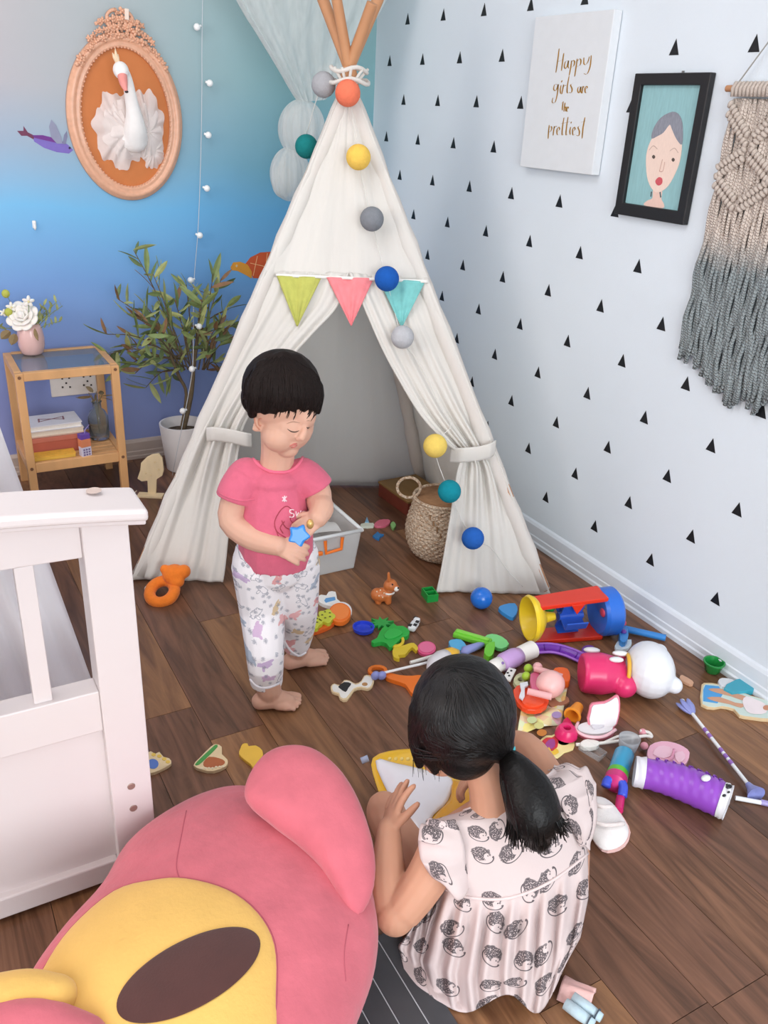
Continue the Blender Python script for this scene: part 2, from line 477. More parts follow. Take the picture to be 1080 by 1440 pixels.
def wav(a, b): return math.sin(a*7.1+b*3.3)*.5+math.sin(a*15.7-b*5.1+1.3)*.3+math.sin(a*29.0+b*2.0+.4)*.2
# front panel above the bunting
def ft(u, v):
    z = ZTOP+(.845-ZTOP)*v
    p = tp_edge(FL_, z).lerp(tp_edge(FR_, z), u)
    e = min(u, 1-u); bul = .010*math.exp(-(e/.05)**2)+.004*wav(u*3, v*.6)+.006*math.sin(PI*u)
    return p+NF*bul
MB().grid(ft, 49, 30).build('front_canvas', CANVAS, tent, True, True, thick=.0016)
# flaps gathered by ties
def flap(name, outer, pix, zs_out, seed, A):
    inner = smooth_pts([pl(x, y, APEX+NF*.012, NF) for x, y in pix], 8)
    nI = len(inner)-1
    def fn(u, v):
        k = v*nI; i = min(int(k), nI-1); I = inner[i].lerp(inner[i+1], k-i)
        z = max(0.004, .86*(1-v)); O = tp_edge(outer, z)
        p = O.lerp(I, u)
        tie = math.exp(-((I.z-.40)/.12)**2)
        amp = .003+.013*tie+.0035*max(0, v-.6)
        ph = (u**1.25)*A
        q = p+NF*(amp*(math.sin(ph*2*PI+seed)+.4*math.sin(ph*5.3*PI+v*2))*min(1, u*5+.0)+.009*math.exp(-(u/.06)**2)+.006*wav(u*2+seed, v*1.4))
        if q.z < .003: q.z = .003
        return q
    o = MB().grid(fn, 64, 56).build(name, CANVAS, tent, True, True, thick=.0018)
    h = MB().tube([fn(1, j/55) for j in range(56)], .0045, 8).build('flap_hem', CANVAS, tent, True, True)
    return fn
fL = flap('door_flap', FL_, [(489, 384), (474, 428), (440, 466), (405, 505), (372, 548), (345, 590), (336, 618), (329, 665), (322, 730), (316, 790), (312, 818)], 0, .4, 2.6)
fR = flap('door_flap', FR_, [(493, 384), (517, 440), (540, 492), (566, 540), (594, 585), (628, 622), (648, 640), (643, 668), (634, 730), (622, 800), (615, 832)], 0, 1.9, 3.1)
# tie bands around the gathered flaps
for pix, w in (([(288, 612), (300, 610), (322, 613), (345, 618), (352, 620)], .042), ([(634, 641), (650, 640), (672, 638), (688, 634), (698, 630)], .045)):
    C_ = [pl(x, y, APEX+NF*.035, NF) for x, y in pix]; C_[0] -= NF*.028; C_[-1] -= NF*.025
    C_ = smooth_pts(C_, 4); n = len(C_)-1
    def fb(u, v, C_=C_, n=n, w=w):
        k = u*n; i = min(int(k), n-1); c = C_[i].lerp(C_[i+1], k-i)
        return c+Vector((0, 0, (.5-v)*w))+NF*(.003*math.sin(PI*v)+.002*math.sin(u*9))
    MB().grid(fb, 22, 8).build('tie_band', CANVAS, tent, True, True, thick=.003)
# side and back panels
SIDE = CANVAS.copy()                                     # same canvas, translucency raised on side and back panels to brighten the interior
for n_ in SIDE.node_tree.nodes:
    if n_.type == 'MIX_SHADER': n_.inputs[0].default_value = .62
def panel(name, A, B, sag, nrm, inward=0, z0=.004):
    def fn(u, v):
        z = ZTOP+(z0-ZTOP)*v
        p = tp_edge(A, z).lerp(tp_edge(B, z), u)
        return p+nrm*(sag*math.sin(PI*u)*(.2+.8*v)+.006*wav(u*3, v)+.004*math.sin(u*23+v*3)*v)
    return MB().grid(fn, 40, 40).build(name, SIDE, tent, True, True, thick=.0016)
panel('left_canvas', FL_, BL_, -.015, Vector((-.85, .5, .1)).normalized())
panel('right_canvas', FR_, BR_, .008, Vector((-1, 0, 0)))
panel('back_canvas', BL_, BR_, .07, Vector((-.42, -.9, 0)).normalized())
# poles
for base, ext, r in ((FL_, .235, .0165), (FR_, .26, .0165), (BL_, .185, .016), (BR_, .24, .015)):
    off = Vector(((base-APEX).x*.012, (base-APEX).y*.012, 0))
    r -= .001
    d = (APEX+off-base).normalized(); inn = Vector((APEX.x-base.x, APEX.y-base.y, 0)).normalized()*.034
    i2 = inn.normalized()*.02
    a = base+i2+Vector((0, 0, .012)); e = APEX+off+d*ext
    MB().tube([a, a.lerp(tp_edge(base, 1.28)+i2, .5), tp_edge(base, 1.28)+i2, APEX+off, e], r, 14).build('pole', WOOD_POLE, tent, True, 'auto', bevel=.002)
for base in (FL_, FR_, BL_, BR_):                        # canvas sleeves holding the poles
    inn = Vector((APEX.x-base.x, APEX.y-base.y, 0)).normalized()
    P = [tp_edge(base, ZTOP*(1-k/24)+.012*(k/24))+inn*.02 for k in range(25)]
    MB().tube(P, [.0225+.002*math.sin(k*1.3+base.x*5)+.002*math.sin(k*2.9) for k in range(25)], 14).build('pole_sleeve', CANVAS, tent, True, True)
# neck ties around the poles
ctr = Vector((APEX.x, APEX.y, 1.37))
for k, (dz, r) in enumerate(((0.006, .05), (-.022, .055))):
    ring = [ctr+Vector((math.cos(a)*r, math.sin(a)*r*.95, dz+.006*math.sin(3*a+k))) for a in [2*PI*i/20 for i in range(20)]]
    MB().tube(ring, .0055, 8, closed=True).build('neck_tie', CANVAS, tent, True, True)
for a in (-2.4, -1.9, -1.2, -.5, -2.9):
    p0 = ctr+Vector((math.cos(a)*.052, math.sin(a)*.05, .01)); p1 = tp_edge(FL_.lerp(FR_, .5+.2*(a+1.8)), ZTOP)+NF*.012
    MB().tube(smooth_pts([p0, (p0+p1)/2-NF*-.006, p1], 3), .004, 7).build('neck_loop', CANVAS, tent, True, True)
# bunting strip and flags
fa, fb_ = pl(388, 387, APEX+NF*.016, NF), pl(602, 396, APEX+NF*.016, NF)
def hem(u, v): return fa.lerp(fb_, u)+Vector((0, 0, .004-.008*v))+NF*(.003+.003*math.sin(u*30))
MB().grid(hem, 40, 3).build('bunting_hem', M('#efece6', .9, .03), tent, True, True, thick=.002)
for c, pts in (('#bcbd62', ((389, 388), (452, 390), (418, 460))), ('#f2898e', ((459, 390), (526, 391), (494, 459))), ('#7fc5c2', ((531, 391), (598, 396), (565, 461)))):
    A_, B_, C_ = [pl(x, y, APEX+NF*.020, NF) for x, y in pts]
    def ff(u, v, A_=A_, B_=B_, C_=C_):
        q = A_.lerp(B_, u).lerp(C_, v*.985)
        return q+NF*(.005*math.sin(u*11+v*2)*(1-v)+.004*math.sin(PI*v)+.002*math.sin(u*24))
    MB().grid(ff, 20, 20).build('bunting_flag', cloth(c, .3, 300, .1), tent, True, True, thick=.0014)

# ---------------------------------------------------------------- ball garland
gar = thing('ball_garland', 'string of coloured cotton balls draped down the white tent', 'garland', pl(504, 221, APEX, NF))
GB = [(489, 131, 17.5, '#ef7d5f', 1), (504, 221, 17, '#f1c65c', 1), (523, 308, 16.5, '#83868c', 1), (544, 392, 17, '#1f5bb0', 1),
      (566, 474, 16, '#bcbcc0', 1), (612, 627, 16.5, '#efcf6a', 1), (632, 691, 16, '#178b9b', 1), (665, 757, 15.5, '#2a64bb', 1)]
cord = []
for x, y, r, c, s_ in GB:
    P = pl(x, y, APEX+NF*.012, NF); R = r*(P-CAM).dot(FW)/FPX
    P = pl(x, y, APEX+NF*(.022+R), NF)
    if y > 600: P = pl(x, y, APEX+NF*(.04+R), NF)
    cord.append(P-NF*(R*.9))
    MB().ball(R, T(*P), 24, 14).build('cotton_ball', M(c, .9, .07, 90, bump=.5, bscale=500, spec=.2), gar, True, True)
P = vp(455, 119, APEX); R = 17*(P-CAM).dot(FW)/FPX
P2 = vp(455, 119, APEX+Vector((-.06, .03, 0)))
MB().ball(R, T(*P2), 24, 14).build('cotton_ball', M('#a9a9ad', .9, .07, 90, bump=.5, bscale=500, spec=.2), gar, True, True)
P3 = vp(431, 206, APEX+Vector((-.1, .13, 0)))
MB().ball(R, T(*P3), 24, 14).build('cotton_ball', M('#1d7c7c', .9, .07, 90, bump=.5, bscale=500, spec=.2), gar, True, True)
mid = [pl(x, y, APEX+NF*.035, NF) for x, y in ((582, 500), (600, 530), (618, 570), (634, 600))]
tail = [pl(x, y, APEX+NF*.035, NF) for x, y in ((650, 700), (690, 770), (712, 800), (735, 825))]
MB().tube(smooth_pts([P3+Vector((0, 0, R)), P2, *cord[:5], *mid, cord[5], cord[6], cord[7], *tail[1:]], 4), .0012, 6).build('cord', M('#d9d6d0', .6), gar, True, True)

# ---------------------------------------------------------------- sheer canopy drape behind the tent
m, nt, b = node_mat('tulle', .9, .1)
b.inputs['Base Color'].default_value = srgb('#f1f4f2')+(1,)
tl = nt.nodes.new('ShaderNodeBsdfTranslucent'); tl.inputs[0].default_value = srgb('#f4f7f6')+(1,)
tp_ = nt.nodes.new('ShaderNodeBsdfTransparent')
tc = nt.nodes.new('ShaderNodeTexCoord'); nz = nt.nodes.new('ShaderNodeTexNoise'); nz.inputs['Scale'].default_value = 45
mp = nt.nodes.new('ShaderNodeMapping'); mp.inputs['Scale'].default_value = (1, 1, .12); nt.links.new(tc.outputs['Object'], mp.inputs[0]); nt.links.new(mp.outputs[0], nz.inputs['Vector'])
mrg = nt.nodes.new('ShaderNodeMapRange'); mrg.inputs[3].default_value = .38; mrg.inputs[4].default_value = .68; nt.links.new(nz.outputs['Fac'], mrg.inputs[0])
m1 = nt.nodes.new('ShaderNodeMixShader'); m1.inputs[0].default_value = .4
m2 = nt.nodes.new('ShaderNodeMixShader')
nt.links.new(b.outputs[0], m1.inputs[1]); nt.links.new(tl.outputs[0], m1.inputs[2])
nt.links.new(mrg.outputs[0], m2.inputs[0]); nt.links.new(tp_.outputs[0], m2.inputs[1]); nt.links.new(m1.outputs[0], m2.inputs[2])
nt.links.new(m2.outputs[0], nt.nodes['Material Output'].inputs[0])
TULLE = m
YC = .30
can = thing('tulle_canopy', 'sheer white tulle canopy knotted up behind the tent', 'canopy', bw(425, 280, YC))
edge = [((-200, -560), (760, -560)), ((60, -380), (690, -380)), ((240, -180), (610, -180)), ((335, 0), (540, 0)), ((362, 45), (512, 45)), ((392, 95), (487, 95)), ((412, 130), (468, 125)), ((421, 143), (455, 140))]
L = smooth_pts([bw(a[0], a[1], YC) for a, c in edge], 5); R_ = smooth_pts([bw(c[0], c[1], YC) for a, c in edge], 5)
L = [p for p in L if p.z < 2.59]; R_ = R_[-len(L):]
def fd(u, v):
    k = v*(len(L)-1); i = min(int(k), len(L)-2); a = L[i].lerp(L[i+1], k-i); c = R_[i].lerp(R_[i+1], k-i)
    w = (c-a).length/2; th = 2*PI*u; dep = min(.12, .3*w+.02)
    pleat = 1+.10*math.sin(th*17+math.sin(v*5))*min(1, w*4+.3)
    q = (a+c)/2+(c-a)/2*math.cos(th)*(1 if abs(math.cos(th)) > .9 else .97)
    q.y = -YC+dep*pleat*math.sin(th)+.012*math.sin(th*17)
    return q
MB().grid(fd, 150, 46, cu=True).build('drape', TULLE, can, True, True)
def ruf(cx, cy, rx, ry, dep, seed):
    c = bw(cx, cy, YC); s_ = (c-CAM).dot(FW)/FPX
    mb = MB()
    def fn(u, v):
        th = 2*PI*u; ph = PI*(.02+.96*v); k = 1+.07*math.sin(th*9+seed+3*v)+.05*math.sin(th*21+seed*2)
        return c+Vector((rx*s_*math.sin(ph)*math.cos(th)*k, dep*math.sin(ph)*math.sin(th)*k, ry*s_*math.cos(ph)))
    return mb.grid(fn, 72, 24, cu=True)
ruf(425, 182, 31, 39, .07, .5).build('knot_puff', TULLE, can, True, True)
ruf(422, 180, 22, 30, .05, 2.5).build('knot_puff', TULLE, can, True, True)
ruf(408, 245, 27, 36, .05, 1.5).build('tail_puff', TULLE, can, True, True)
ruf(410, 240, 18, 27, .035, 4.0).build('tail_puff', TULLE, can, True, True)
ruf(397, 255, 14, 22, .03, 3.3).build('tail_puff', TULLE, can, True, True)
ruf(463, 100, 16, 9, .03, 1.0).build('knot_puff', TULLE, can, True, True)
# ================================================================ things on the mural wall
fo = Vector((-.947, 0, 1.216))
orn = thing('oval_picture_frame', 'ornate rose-gold oval frame with flower crest on the blue wall', 'picture frame', fo)
COPPER = M('#e0a98a', .38, .12, 60, bump=.2, bscale=200, spec=.6, coat=.2)
EA, EB = .166, .232
def ring_of(prof, a0, b0):
    def fn(u, v):
        k = v*len(prof); i = int(k) % len(prof); d, y = prof[i]
        th = 2*PI*u; return Vector(((a0+d)*math.cos(th), y, (b0+d)*math.sin(th)))+fo
    return MB().grid(fn, 72, len(prof), True, True)
mould = ring_of([(-.02, -.002), (-.02, -.014), (-.012, -.020), (-.006, -.014), (0, -.018), (.008, -.024), (.016, -.018), (.020, -.012), (.025, -.010), (.027, -.002)], EA, EB).build('moulding', COPPER, orn, True, True, weld=True)
bm_ = MB().ball(.0032, nu=8, nv=6).mesh('bead'); bm_.materials.append(COPPER)
for i in range(84):
    th = 2*PI*i/84; o = bpy.data.objects.new('bead', bm_); COL.objects.link(o); o.parent = mould
    o.location = ((EA-.019)*math.cos(th), -.016, (EB-.019)*math.sin(th))
MB().grid(lambda u, v: fo+Vector((EA*.93*v*math.cos(2*PI*u), -.006, EB*.95*v*math.sin(2*PI*u))), 48, 6, True).build('backing', M('#c9773f', .6, .05, 20, bump=.1, bscale=300), orn, True, True)
rc = random.Random(5)
for i in range(26):                                   # flower crest along the upper rim
    t = (i/25-.5)*1.75; th = PI/2-t
    lift = max(0, 1-abs(t)/.85)
    for q in range(1+int(lift*3.2)):
        rr_ = .012+.022*q+rc.random()*.006
        p = Vector(((EA+rr_)*math.cos(th), -.016-rc.random()*.01, (EB+rr_)*math.sin(th)))
        mb = MB(); R = .008+rc.random()*.006
        for k in range(5):
            a = 2*PI*k/5+rc.random(); mb.ball((R*.62, R*.35, R*.4), T(*(p+fo)) @ RY(-a) @ T(R*.6, 0, 0), 8, 5)
        mb.ball(R*.42, T(*(p+fo+Vector((0, -.004, 0)))), 8, 5)
        mb.build('crest_flower', COPPER, orn, True, True)
for sg in (-1, 1):
    pts = [fo+Vector((sg*(.012+.03*math.sin(a)), -.02, EB+.066+.02*math.cos(a)-.004*a)) for a in [k*.5 for k in range(10)]]
    MB().tube(smooth_pts(pts, 2), [.006-.0002*k for k in range(len(smooth_pts(pts, 2)))], 8).build('crest_scroll', COPPER, orn, True, True)
MB().box(.014, .004, .032, T(*(bw(178, 20, .03)-Vector((0, 0, .016)))) @ RY(.05)).build('crest_plaque', M('#efd9c9', .4), orn, True, bevel=.002)
# swan head with tulle collar
sw = thing('swan_wall_head', 'white stuffed swan head with tulle collar inside the oval frame', 'wall decor', bw(188, 205, .01))
WSW = cloth('#f6f2ef', .15, 500, .02)
def S(x, y, o): return bw(x, y, o)
mb = limb(MB(), [S(190, 196, .03), S(190, 180, .055), S(188, 160, .075), S(184, 138, .085), S(180, 118, .09), S(175, 105, .095)], [.042, .037, .026, .020, .0185, .020])
mb.ball((.025, .03, .026), T(*S(170, 99, .105)) @ RX(.5))
mb.ball((.045, .03, .045), T(*S(188, 195, .03)))
organic('swan_neck', mb, .004, WSW, sw, 5)
bk = MB(); limb(bk, [S(172, 107, .12), S(174, 118, .145), S(177, 127, .155)], [.0155, .0125, .006]); organic('beak', bk, .002, M('#ef9a92', .6), sw, 2)
MB().ball((.006, .004, .004), T(*S(178, 129, .158))).build('beak_tip', M('#3b3030', .5), sw, True, True)
cr = MB()
for dx, y in ((-4, 70), (0, 64), (4, 72)):
    cr.tube([S(166, 90, .1), S(163+dx*.6, (90+y)/2, .1), S(162+dx, y+4, .1)], [.007, .0055, .001], 8)
cr.build('crown', M('#efd2b0', .5), sw, True, True)
m = M('#fbeeea', .9, .05, 60, alpha=.66, spec=.1)
for k, (cx, cy, rx, ry, o) in enumerate(((168, 184, .084, .118, .010), (175, 184, .070, .092, .020), (180, 184, .054, .072, .030), (206, 178, .060, .112, .012), (208, 186, .046, .082, .022), (214, 212, .04, .06, .008))):
    c = bw(cx, cy, o)
    def fr_(u, v, c=c, rx=rx, ry=ry, k=k):
        th = 2*PI*u; w = v**1.1; q = 1+.08*math.sin(th*7+k*2)+.05*math.sin(th*13+k)
        return c+Vector((rx*w*math.cos(th)*q, -.006*math.sin(th*9+k*1.7+2*math.sin(th*3))*v-.012*(1-v)-.01*math.sin(PI*v), ry*w*math.sin(th)*q))
    MB().grid(fr_, 90, 9, True).build('tulle_ruffle', m, sw, True, True)
# string lights
sl = thing('string_lights', 'white bead string lights hanging down the blue wall', 'string lights', bw(282, -60, .03))
CP = [(286, -60), (284, 60), (284, 118), (283, 190), (281, 265), (278, 331), (273, 393), (272, 452), (271, 515), (264, 560), (256, 600), (246, 650), (240, 680)]
offs = [.03]*7+[.2, .24, .26, .27, .26, .2]
MB().tube(smooth_pts([bw(x, y, o) for (x, y), o in zip(CP, offs)], 4), .0012, 6).build('cord', M('#cfd3da', .5), sl, True, True)
BULB = M('#fbfbfb', .3, .01, 10, coat=.3)
for x, y, o in ((277, 38, .03), (295, 117, .03), (293, 190, .03), (291, 265, .03), (281, 331, .03), (268, 394, .05), (280, 459, .2), (270, 519, .24), (257, 578, .27)):
    c = bw(x, y, o); mb = MB().ball(.0115, T(*c), 16, 10)
    g = bw(x+(6 if x < 279 else -6), y-2, o); mb.tube([c, g], .004, 8)
    mb.build('bulb', BULB, sl, True, True)
# mural figures: flying fish and turtle
def decal(name, pix, h, parent, o, rough=.6):
    P = Vector((0, -o, 0)); out, m = local_outline(pix, P, Vector((0, -1, 0)), Vector((1, 0, 0)))
    MB().prism(out, .0006, m).build(name, M(h, rough, .06, 40), parent, True)
fi = thing('fish_wall_sticker', 'purple flying fish sticker on the blue wall beside the oval frame', 'wall sticker', bw(65, 200))
decal('fish_body', [(45, 190), (60, 190), (80, 195), (95, 203), (103, 211), (97, 216), (80, 214), (62, 208), (48, 199)], '#7a68b8', fi, 0)
decal('fish_back', [(45, 190), (60, 190), (80, 195), (93, 202), (80, 201), (62, 197), (49, 194)], '#6d2f86', fi, .0007)
decal('fish_tail', [(47, 196), (38, 191), (30, 191), (24, 184), (33, 184), (33, 177), (39, 186), (49, 191)], '#6e3350', fi, .0002)
decal('fish_fin', [(72, 193), (69, 178), (72, 168), (79, 176), (86, 192), (88, 202), (80, 202)], '#8d90a8', fi, .0012)
decal('fish_fin', [(88, 202), (90, 190), (94, 184), (95, 192), (92, 203)], '#7d7f9c', fi, .0012)
decal('fish_eye', [(96, 208), (98, 206), (100, 208), (98, 210)], '#2b2440', fi, .0016)
tu = thing('turtle_wall_sticker', 'orange sea turtle sticker on the blue wall beside the tent', 'wall sticker', bw(352, 372))
decal('turtle_shell', [(345, 371), (352, 362), (366, 355), (380, 354), (392, 362), (392, 380), (375, 392), (356, 391)], '#c9552b', tu, 0)
decal('turtle_head', [(324, 376), (328, 369), (338, 368), (348, 372), (354, 382), (354, 392), (346, 387), (334, 381), (326, 380)], '#d79431', tu, .0007)
for a, c in (((352, 370), (378, 376)), ((362, 360), (356, 388)), ((376, 356), (372, 390))):
    MB().tube([bw(*a, .0008), bw(*c, .0008)], .0012, 6).build('shell_line', M('#eec08a', .6), tu, True)
MB().ball((.0035, .0007, .004), T(*bw(333, 374, .0013)), 10, 6).build('turtle_eye', M('#efe6c8', .5), tu, True, True)
MB().ball((.0018, .0006, .002), T(*bw(333, 374, .0018)), 8, 6).build('turtle_pupil', M('#231a12', .5), tu, True, True)

# ================================================================ things on the white wall
XW = Vector((0, -1, 0)); NW = Vector((-1, 0, 0))
def wall_m(y, z, o=0): return Matrix(((0, 0, -1, -o), (-1, 0, 0, y), (0, 1, 0, z), (0, 0, 0, 1)))   # local x along the wall, y up, z out
cv = thing('lettered_canvas', 'white canvas print with gold brush lettering on the white wall', 'canvas print', wall_m(-1.148, 1.343))
cw, ch = .318, .388
MB().bounds((-cw/2, -ch/2, .002), (cw/2, ch/2, .030)).build('canvas', M('#e4e7ea', .85, .02, 30, bump=.3, bscale=900), cv, bevel=.002)
GOLD = M('#b98a35', .38, .3, 70, metal=.55)
inv = cv.matrix_basis.inverted()
def stroke(pts, w0=.0056):
    P = smooth_pts([inv @ rw(740+x*280/1080, 10+y*320/1234, .0308) for x, y in pts], 4)
    n = len(P); vs = []; fs = []
    for i, p in enumerate(P):
        a, c = P[max(0, i-1)], P[min(n-1, i+1)]; t = (c-a).normalized() if (c-a).length > 1e-9 else Vector((1, 0, 0))
        w = w0*(.55+.45*abs(t.y))*(.6+.4*math.sin(PI*min(1, (i+.6)/n)))
        nn = Vector((.9, .3, 0))*w*.5
        vs += [(p.x-nn.x, p.y-nn.y, .0303), (p.x+nn.x, p.y+nn.y, .0303), (p.x-nn.x, p.y-nn.y, .0306), (p.x+nn.x, p.y+nn.y, .0306)]
        if i: k = 4*(i-1); fs += [(k+2, k+3, k+7, k+6), (k, k+2, k+6, k+4), (k+1, k+5, k+7, k+3)]
    return vs, fs
WORDS = {  # strokes in the pixels of the photograph's lettering
 'H': [[(178, 225), (170, 290), (160, 355)], [(203, 250), (196, 300), (190, 345)], [(165, 298), (182, 292), (198, 285)]],
 'a1': [[(226, 290), (212, 296), (206, 322), (213, 334), (222, 318), (229, 290), (226, 322), (231, 332)]],
 'p1': [[(246, 290), (240, 330), (232, 372)], [(243, 302), (254, 288), (262, 298), (256, 320), (243, 326)]],
 'p2': [[(276, 280), (269, 330), (262, 376)], [(273, 298), (288, 280), (296, 290), (291, 314), (273, 324)]],
 'y': [[(312, 274), (312, 306), (322, 312), (334, 296), (342, 268)], [(352, 262), (346, 320), (330, 362), (312, 360)]],
 'g': [[(170, 420), (154, 420), (148, 444), (158, 454), (168, 436), (173, 420), (168, 470), (156, 516), (140, 516), (144, 492)]],
 'i': [[(188, 424), (184, 448), (186, 470)], [(193, 398), (191, 408)]],
 'r': [[(202, 420), (197, 446), (192, 472)], [(199, 436), (208, 424), (216, 426)]],
 'l': [[(232, 375), (222, 430), (222, 464), (230, 464)]],
 's': [[(254, 412), (240, 422), (248, 444), (244, 464), (232, 462)]],
 'a2': [[(294, 432), (282, 434), (278, 454), (286, 466), (292, 446), (296, 432), (295, 456), (300, 466)]],
 'r2': [[(308, 428), (304, 448), (302, 468)], [(306, 440), (314, 430)]],
 'e1': [[(316, 450), (330, 438), (326, 428), (318, 440), (320, 464), (332, 462)]],
 't': [[(200, 512), (196, 540), (195, 560)], [(190, 520), (204, 516)]],
 'h': [[(210, 518), (206, 545), (204, 566)], [(207, 548), (214, 540), (213, 566)]],
 'e2': [[(219, 556), (228, 548), (224, 540), (218, 552), (221, 566), (228, 564)]],
 'p3': [[(124, 640), (120, 680), (118, 714)], [(122, 656), (134, 646), (138, 660), (130, 676), (121, 676)]],
 'r3': [[(152, 646), (148, 670), (145, 696)], [(150, 660), (158, 646), (166, 648)]],
 'e3': [[(166, 676), (180, 664), (176, 650), (166, 666), (168, 692), (182, 688)]],
 't2': [[(204, 600), (196, 650), (194, 692), (202, 690)], [(188, 632), (236, 622)]],
 't3': [[(226, 596), (218, 650), (215, 692), (224, 690)]],
 'i2': [[(240, 650), (236, 672), (238, 692)], [(244, 622), (242, 630)]],
 'e4': [[(250, 676), (264, 664), (260, 650), (251, 666), (253, 694), (266, 688)]],
 's2': [[(292, 642), (280, 652), (288, 674), (284, 698), (272, 694)]],
 't4': [[(318, 598), (308, 650), (302, 712)], [(296, 624), (324, 616)]]}
for k, strokes in WORDS.items():
    mb = MB()
    for st in strokes: mb.add(*stroke(st))
    mb.build('letter', GOLD, cv)
# framed portrait
fp = thing('framed_portrait', 'black framed child portrait drawing on turquoise paper on the white wall', 'picture frame', wall_m(-1.523, 1.227) @ RZ(-.0))
BLK = M('#1d1c1e', .42, .06, 40)
w2, h2, bd = .121, .166, .026
MB().prism([(-w2, -h2), (w2, -h2), (w2, h2), (-w2, h2)], .018, T(0, 0, .001), [[(-w2+bd, -h2+bd+.004), (w2-bd, -h2+bd+.004), (w2-bd, h2-bd), (-w2+bd, h2-bd)]]).build('frame_border', BLK, fp, bevel=.002)
MB().bounds((-w2+bd-.002, -h2+bd, .004), (w2-bd+.002, h2-bd+.002, .009)).build('paper', M('#94bfc3', .8, .10, 70, stretch=(3, .4, 1)), fp)
inv2 = fp.matrix_basis.inverted()
def art(name, pix, h, o, var=.06):
    out = [inv2 @ rw(740+x*280/1080, 10+y*320/1234, .0095) for x, y in pix]; out = smooth_pts(out, 3, True)
    MB().prism([(p.x, p.y) for p in out], .0003, T(0, 0, .0091+o)).build(name, M(h, .85, var, 120, stretch=(4, .6, 1)), fp)
def line(name, pix, h, o, w=.0009):
    out = smooth_pts([inv2 @ rw(740+x*280/1080, 10+y*320/1234, .0095) for x, y in pix], 4)
    MB().tube([(p.x, p.y, .0094+o) for p in out], w, 6, flat=.3).build(name, M(h, .8), fp)
art('drawn_neck', [(690, 985), (735, 990), (733, 1040), (745, 1065), (740, 1090), (640, 1075), (655, 1050), (684, 1035)], '#ecc9bb', 0)
art('drawn_face', [(800, 615), (760, 640), (690, 700), (655, 780), (650, 860), (660, 940), (690, 995), (725, 1003), (770, 970), (810, 900), (835, 830), (845, 740), (830, 660)], '#f0d6c8', .0003)
art('drawn_hair', [(680, 712), (690, 660), (730, 600), (795, 567), (835, 590), (850, 650), (846, 745), (815, 715), (790, 660), (778, 638), (745, 680), (712, 700)], '#8d8f9a', .0006, .25)
for e in ((692, 812), (798, 828)):
    art('drawn_eye', [(e[0]-9, e[1]), (e[0], e[1]-11), (e[0]+9, e[1]), (e[0], e[1]+11)], '#5a4f48', .0008)
art('drawn_mouth', [(702, 940), (720, 922), (738, 930), (738, 955), (720, 968), (705, 958)], '#cf5a63', .0008)
line('drawn_nose', [(740, 825), (726, 880), (724, 890), (742, 888), (752, 840)], '#c99e90', .0006)
line('drawn_brow', [(668, 775), (690, 752), (712, 770)], '#c9ada0', .0006)
line('drawn_brow', [(780, 780), (805, 765), (825, 790)], '#c9ada0', .0006)
for pts in ([(680, 1000), (676, 1028)], [(726, 1003), (730, 1032)]): line('drawn_earring', pts, '#5d6668', .0004, .0022)
MB().box(.006, .003, .012, T(*( inv2 @ rw(740+852*280/1080, 10+345*320/1234, .004))) @ RX(PI/2)).build('hanger', M('#8a8a8a', .3, metal=.9), fp)
# macrame hanging
mac = thing('macrame_hanging', 'cream macrame wall hanging with grey dip-dyed fringe', 'wall hanging', wall_m(-1.87, 1.36))
ROPE = M('#d8cabf', .9, .1, 200, bump=.8, bscale=700, spec=.1)
m, nt, b = node_mat('dip_dyed', .95, .1)
tc = nt.nodes.new('ShaderNodeTexCoord'); sx = nt.nodes.new('ShaderNodeSeparateXYZ'); nt.links.new(tc.outputs['Object'], sx.inputs[0])
nz = nt.nodes.new('ShaderNodeTexNoise'); nz.inputs['Scale'].default_value = 60; nt.links.new(tc.outputs['Object'], nz.inputs['Vector'])
ad = nt.nodes.new('ShaderNodeMath'); ad.operation = 'MULTIPLY_ADD'; ad.inputs[1].default_value = .05; nt.links.new(nz.outputs['Fac'], ad.inputs[0]); nt.links.new(sx.outputs['Y'], ad.inputs[2])
mr = nt.nodes.new('ShaderNodeMapRange'); mr.inputs[1].default_value = -.36; mr.inputs[2].default_value = -.275; nt.links.new(ad.outputs[0], mr.inputs[0])
mx = nt.nodes.new('ShaderNodeMix'); mx.data_type = 'RGBA'; mx.inputs[6].default_value = srgb('#949c9e')+(1,); mx.inputs[7].default_value = srgb('#d8cabf')+(1,)
nt.links.new(mr.outputs[0], mx.inputs[0]); nt.links.new(mx.outputs[2], b.inputs['Base Color'])
bp = nt.nodes.new('ShaderNodeBump'); bp.inputs['Strength'].default_value = .8; bp.inputs['Distance'].default_value = .003
n2 = nt.nodes.new('ShaderNodeTexWave'); n2.inputs['Scale'].default_value = 90; n2.inputs['Distortion'].default_value = 3; n2.bands_direction = 'DIAGONAL'
nt.links.new(tc.outputs['Object'], n2.inputs['Vector']); nt.links.new(n2.outputs['Fac'], bp.inputs['Height']); nt.links.new(bp.outputs[0], b.inputs['Normal'])
DIP = m
MW = .155       # half width
MB().tube([(-MW-.022, 0, .014), (MW+.03, 0, .014)], .007, 12).build('dowel', WOOD_POLE, mac, smooth='auto', bevel=.001)
MB().tube([(-MW+.004, 0, .02), (0, .22, .006), (MW-.004, 0, .02)], .0018, 6).build('hanging_cord', M('#c9c9c6', .8), mac, smooth=True)
rm = random.Random(11)
for i in range(30):                                     # lark's head loops on the dowel
    x = -MW+2*MW*(i+.5)/30
    MB().tube([(x, 0.008, .006), (x, .010, .018), (x, 0, .024), (x, -.016, .021)], .0052, 8).build('rope_loop', ROPE, mac, smooth=True)
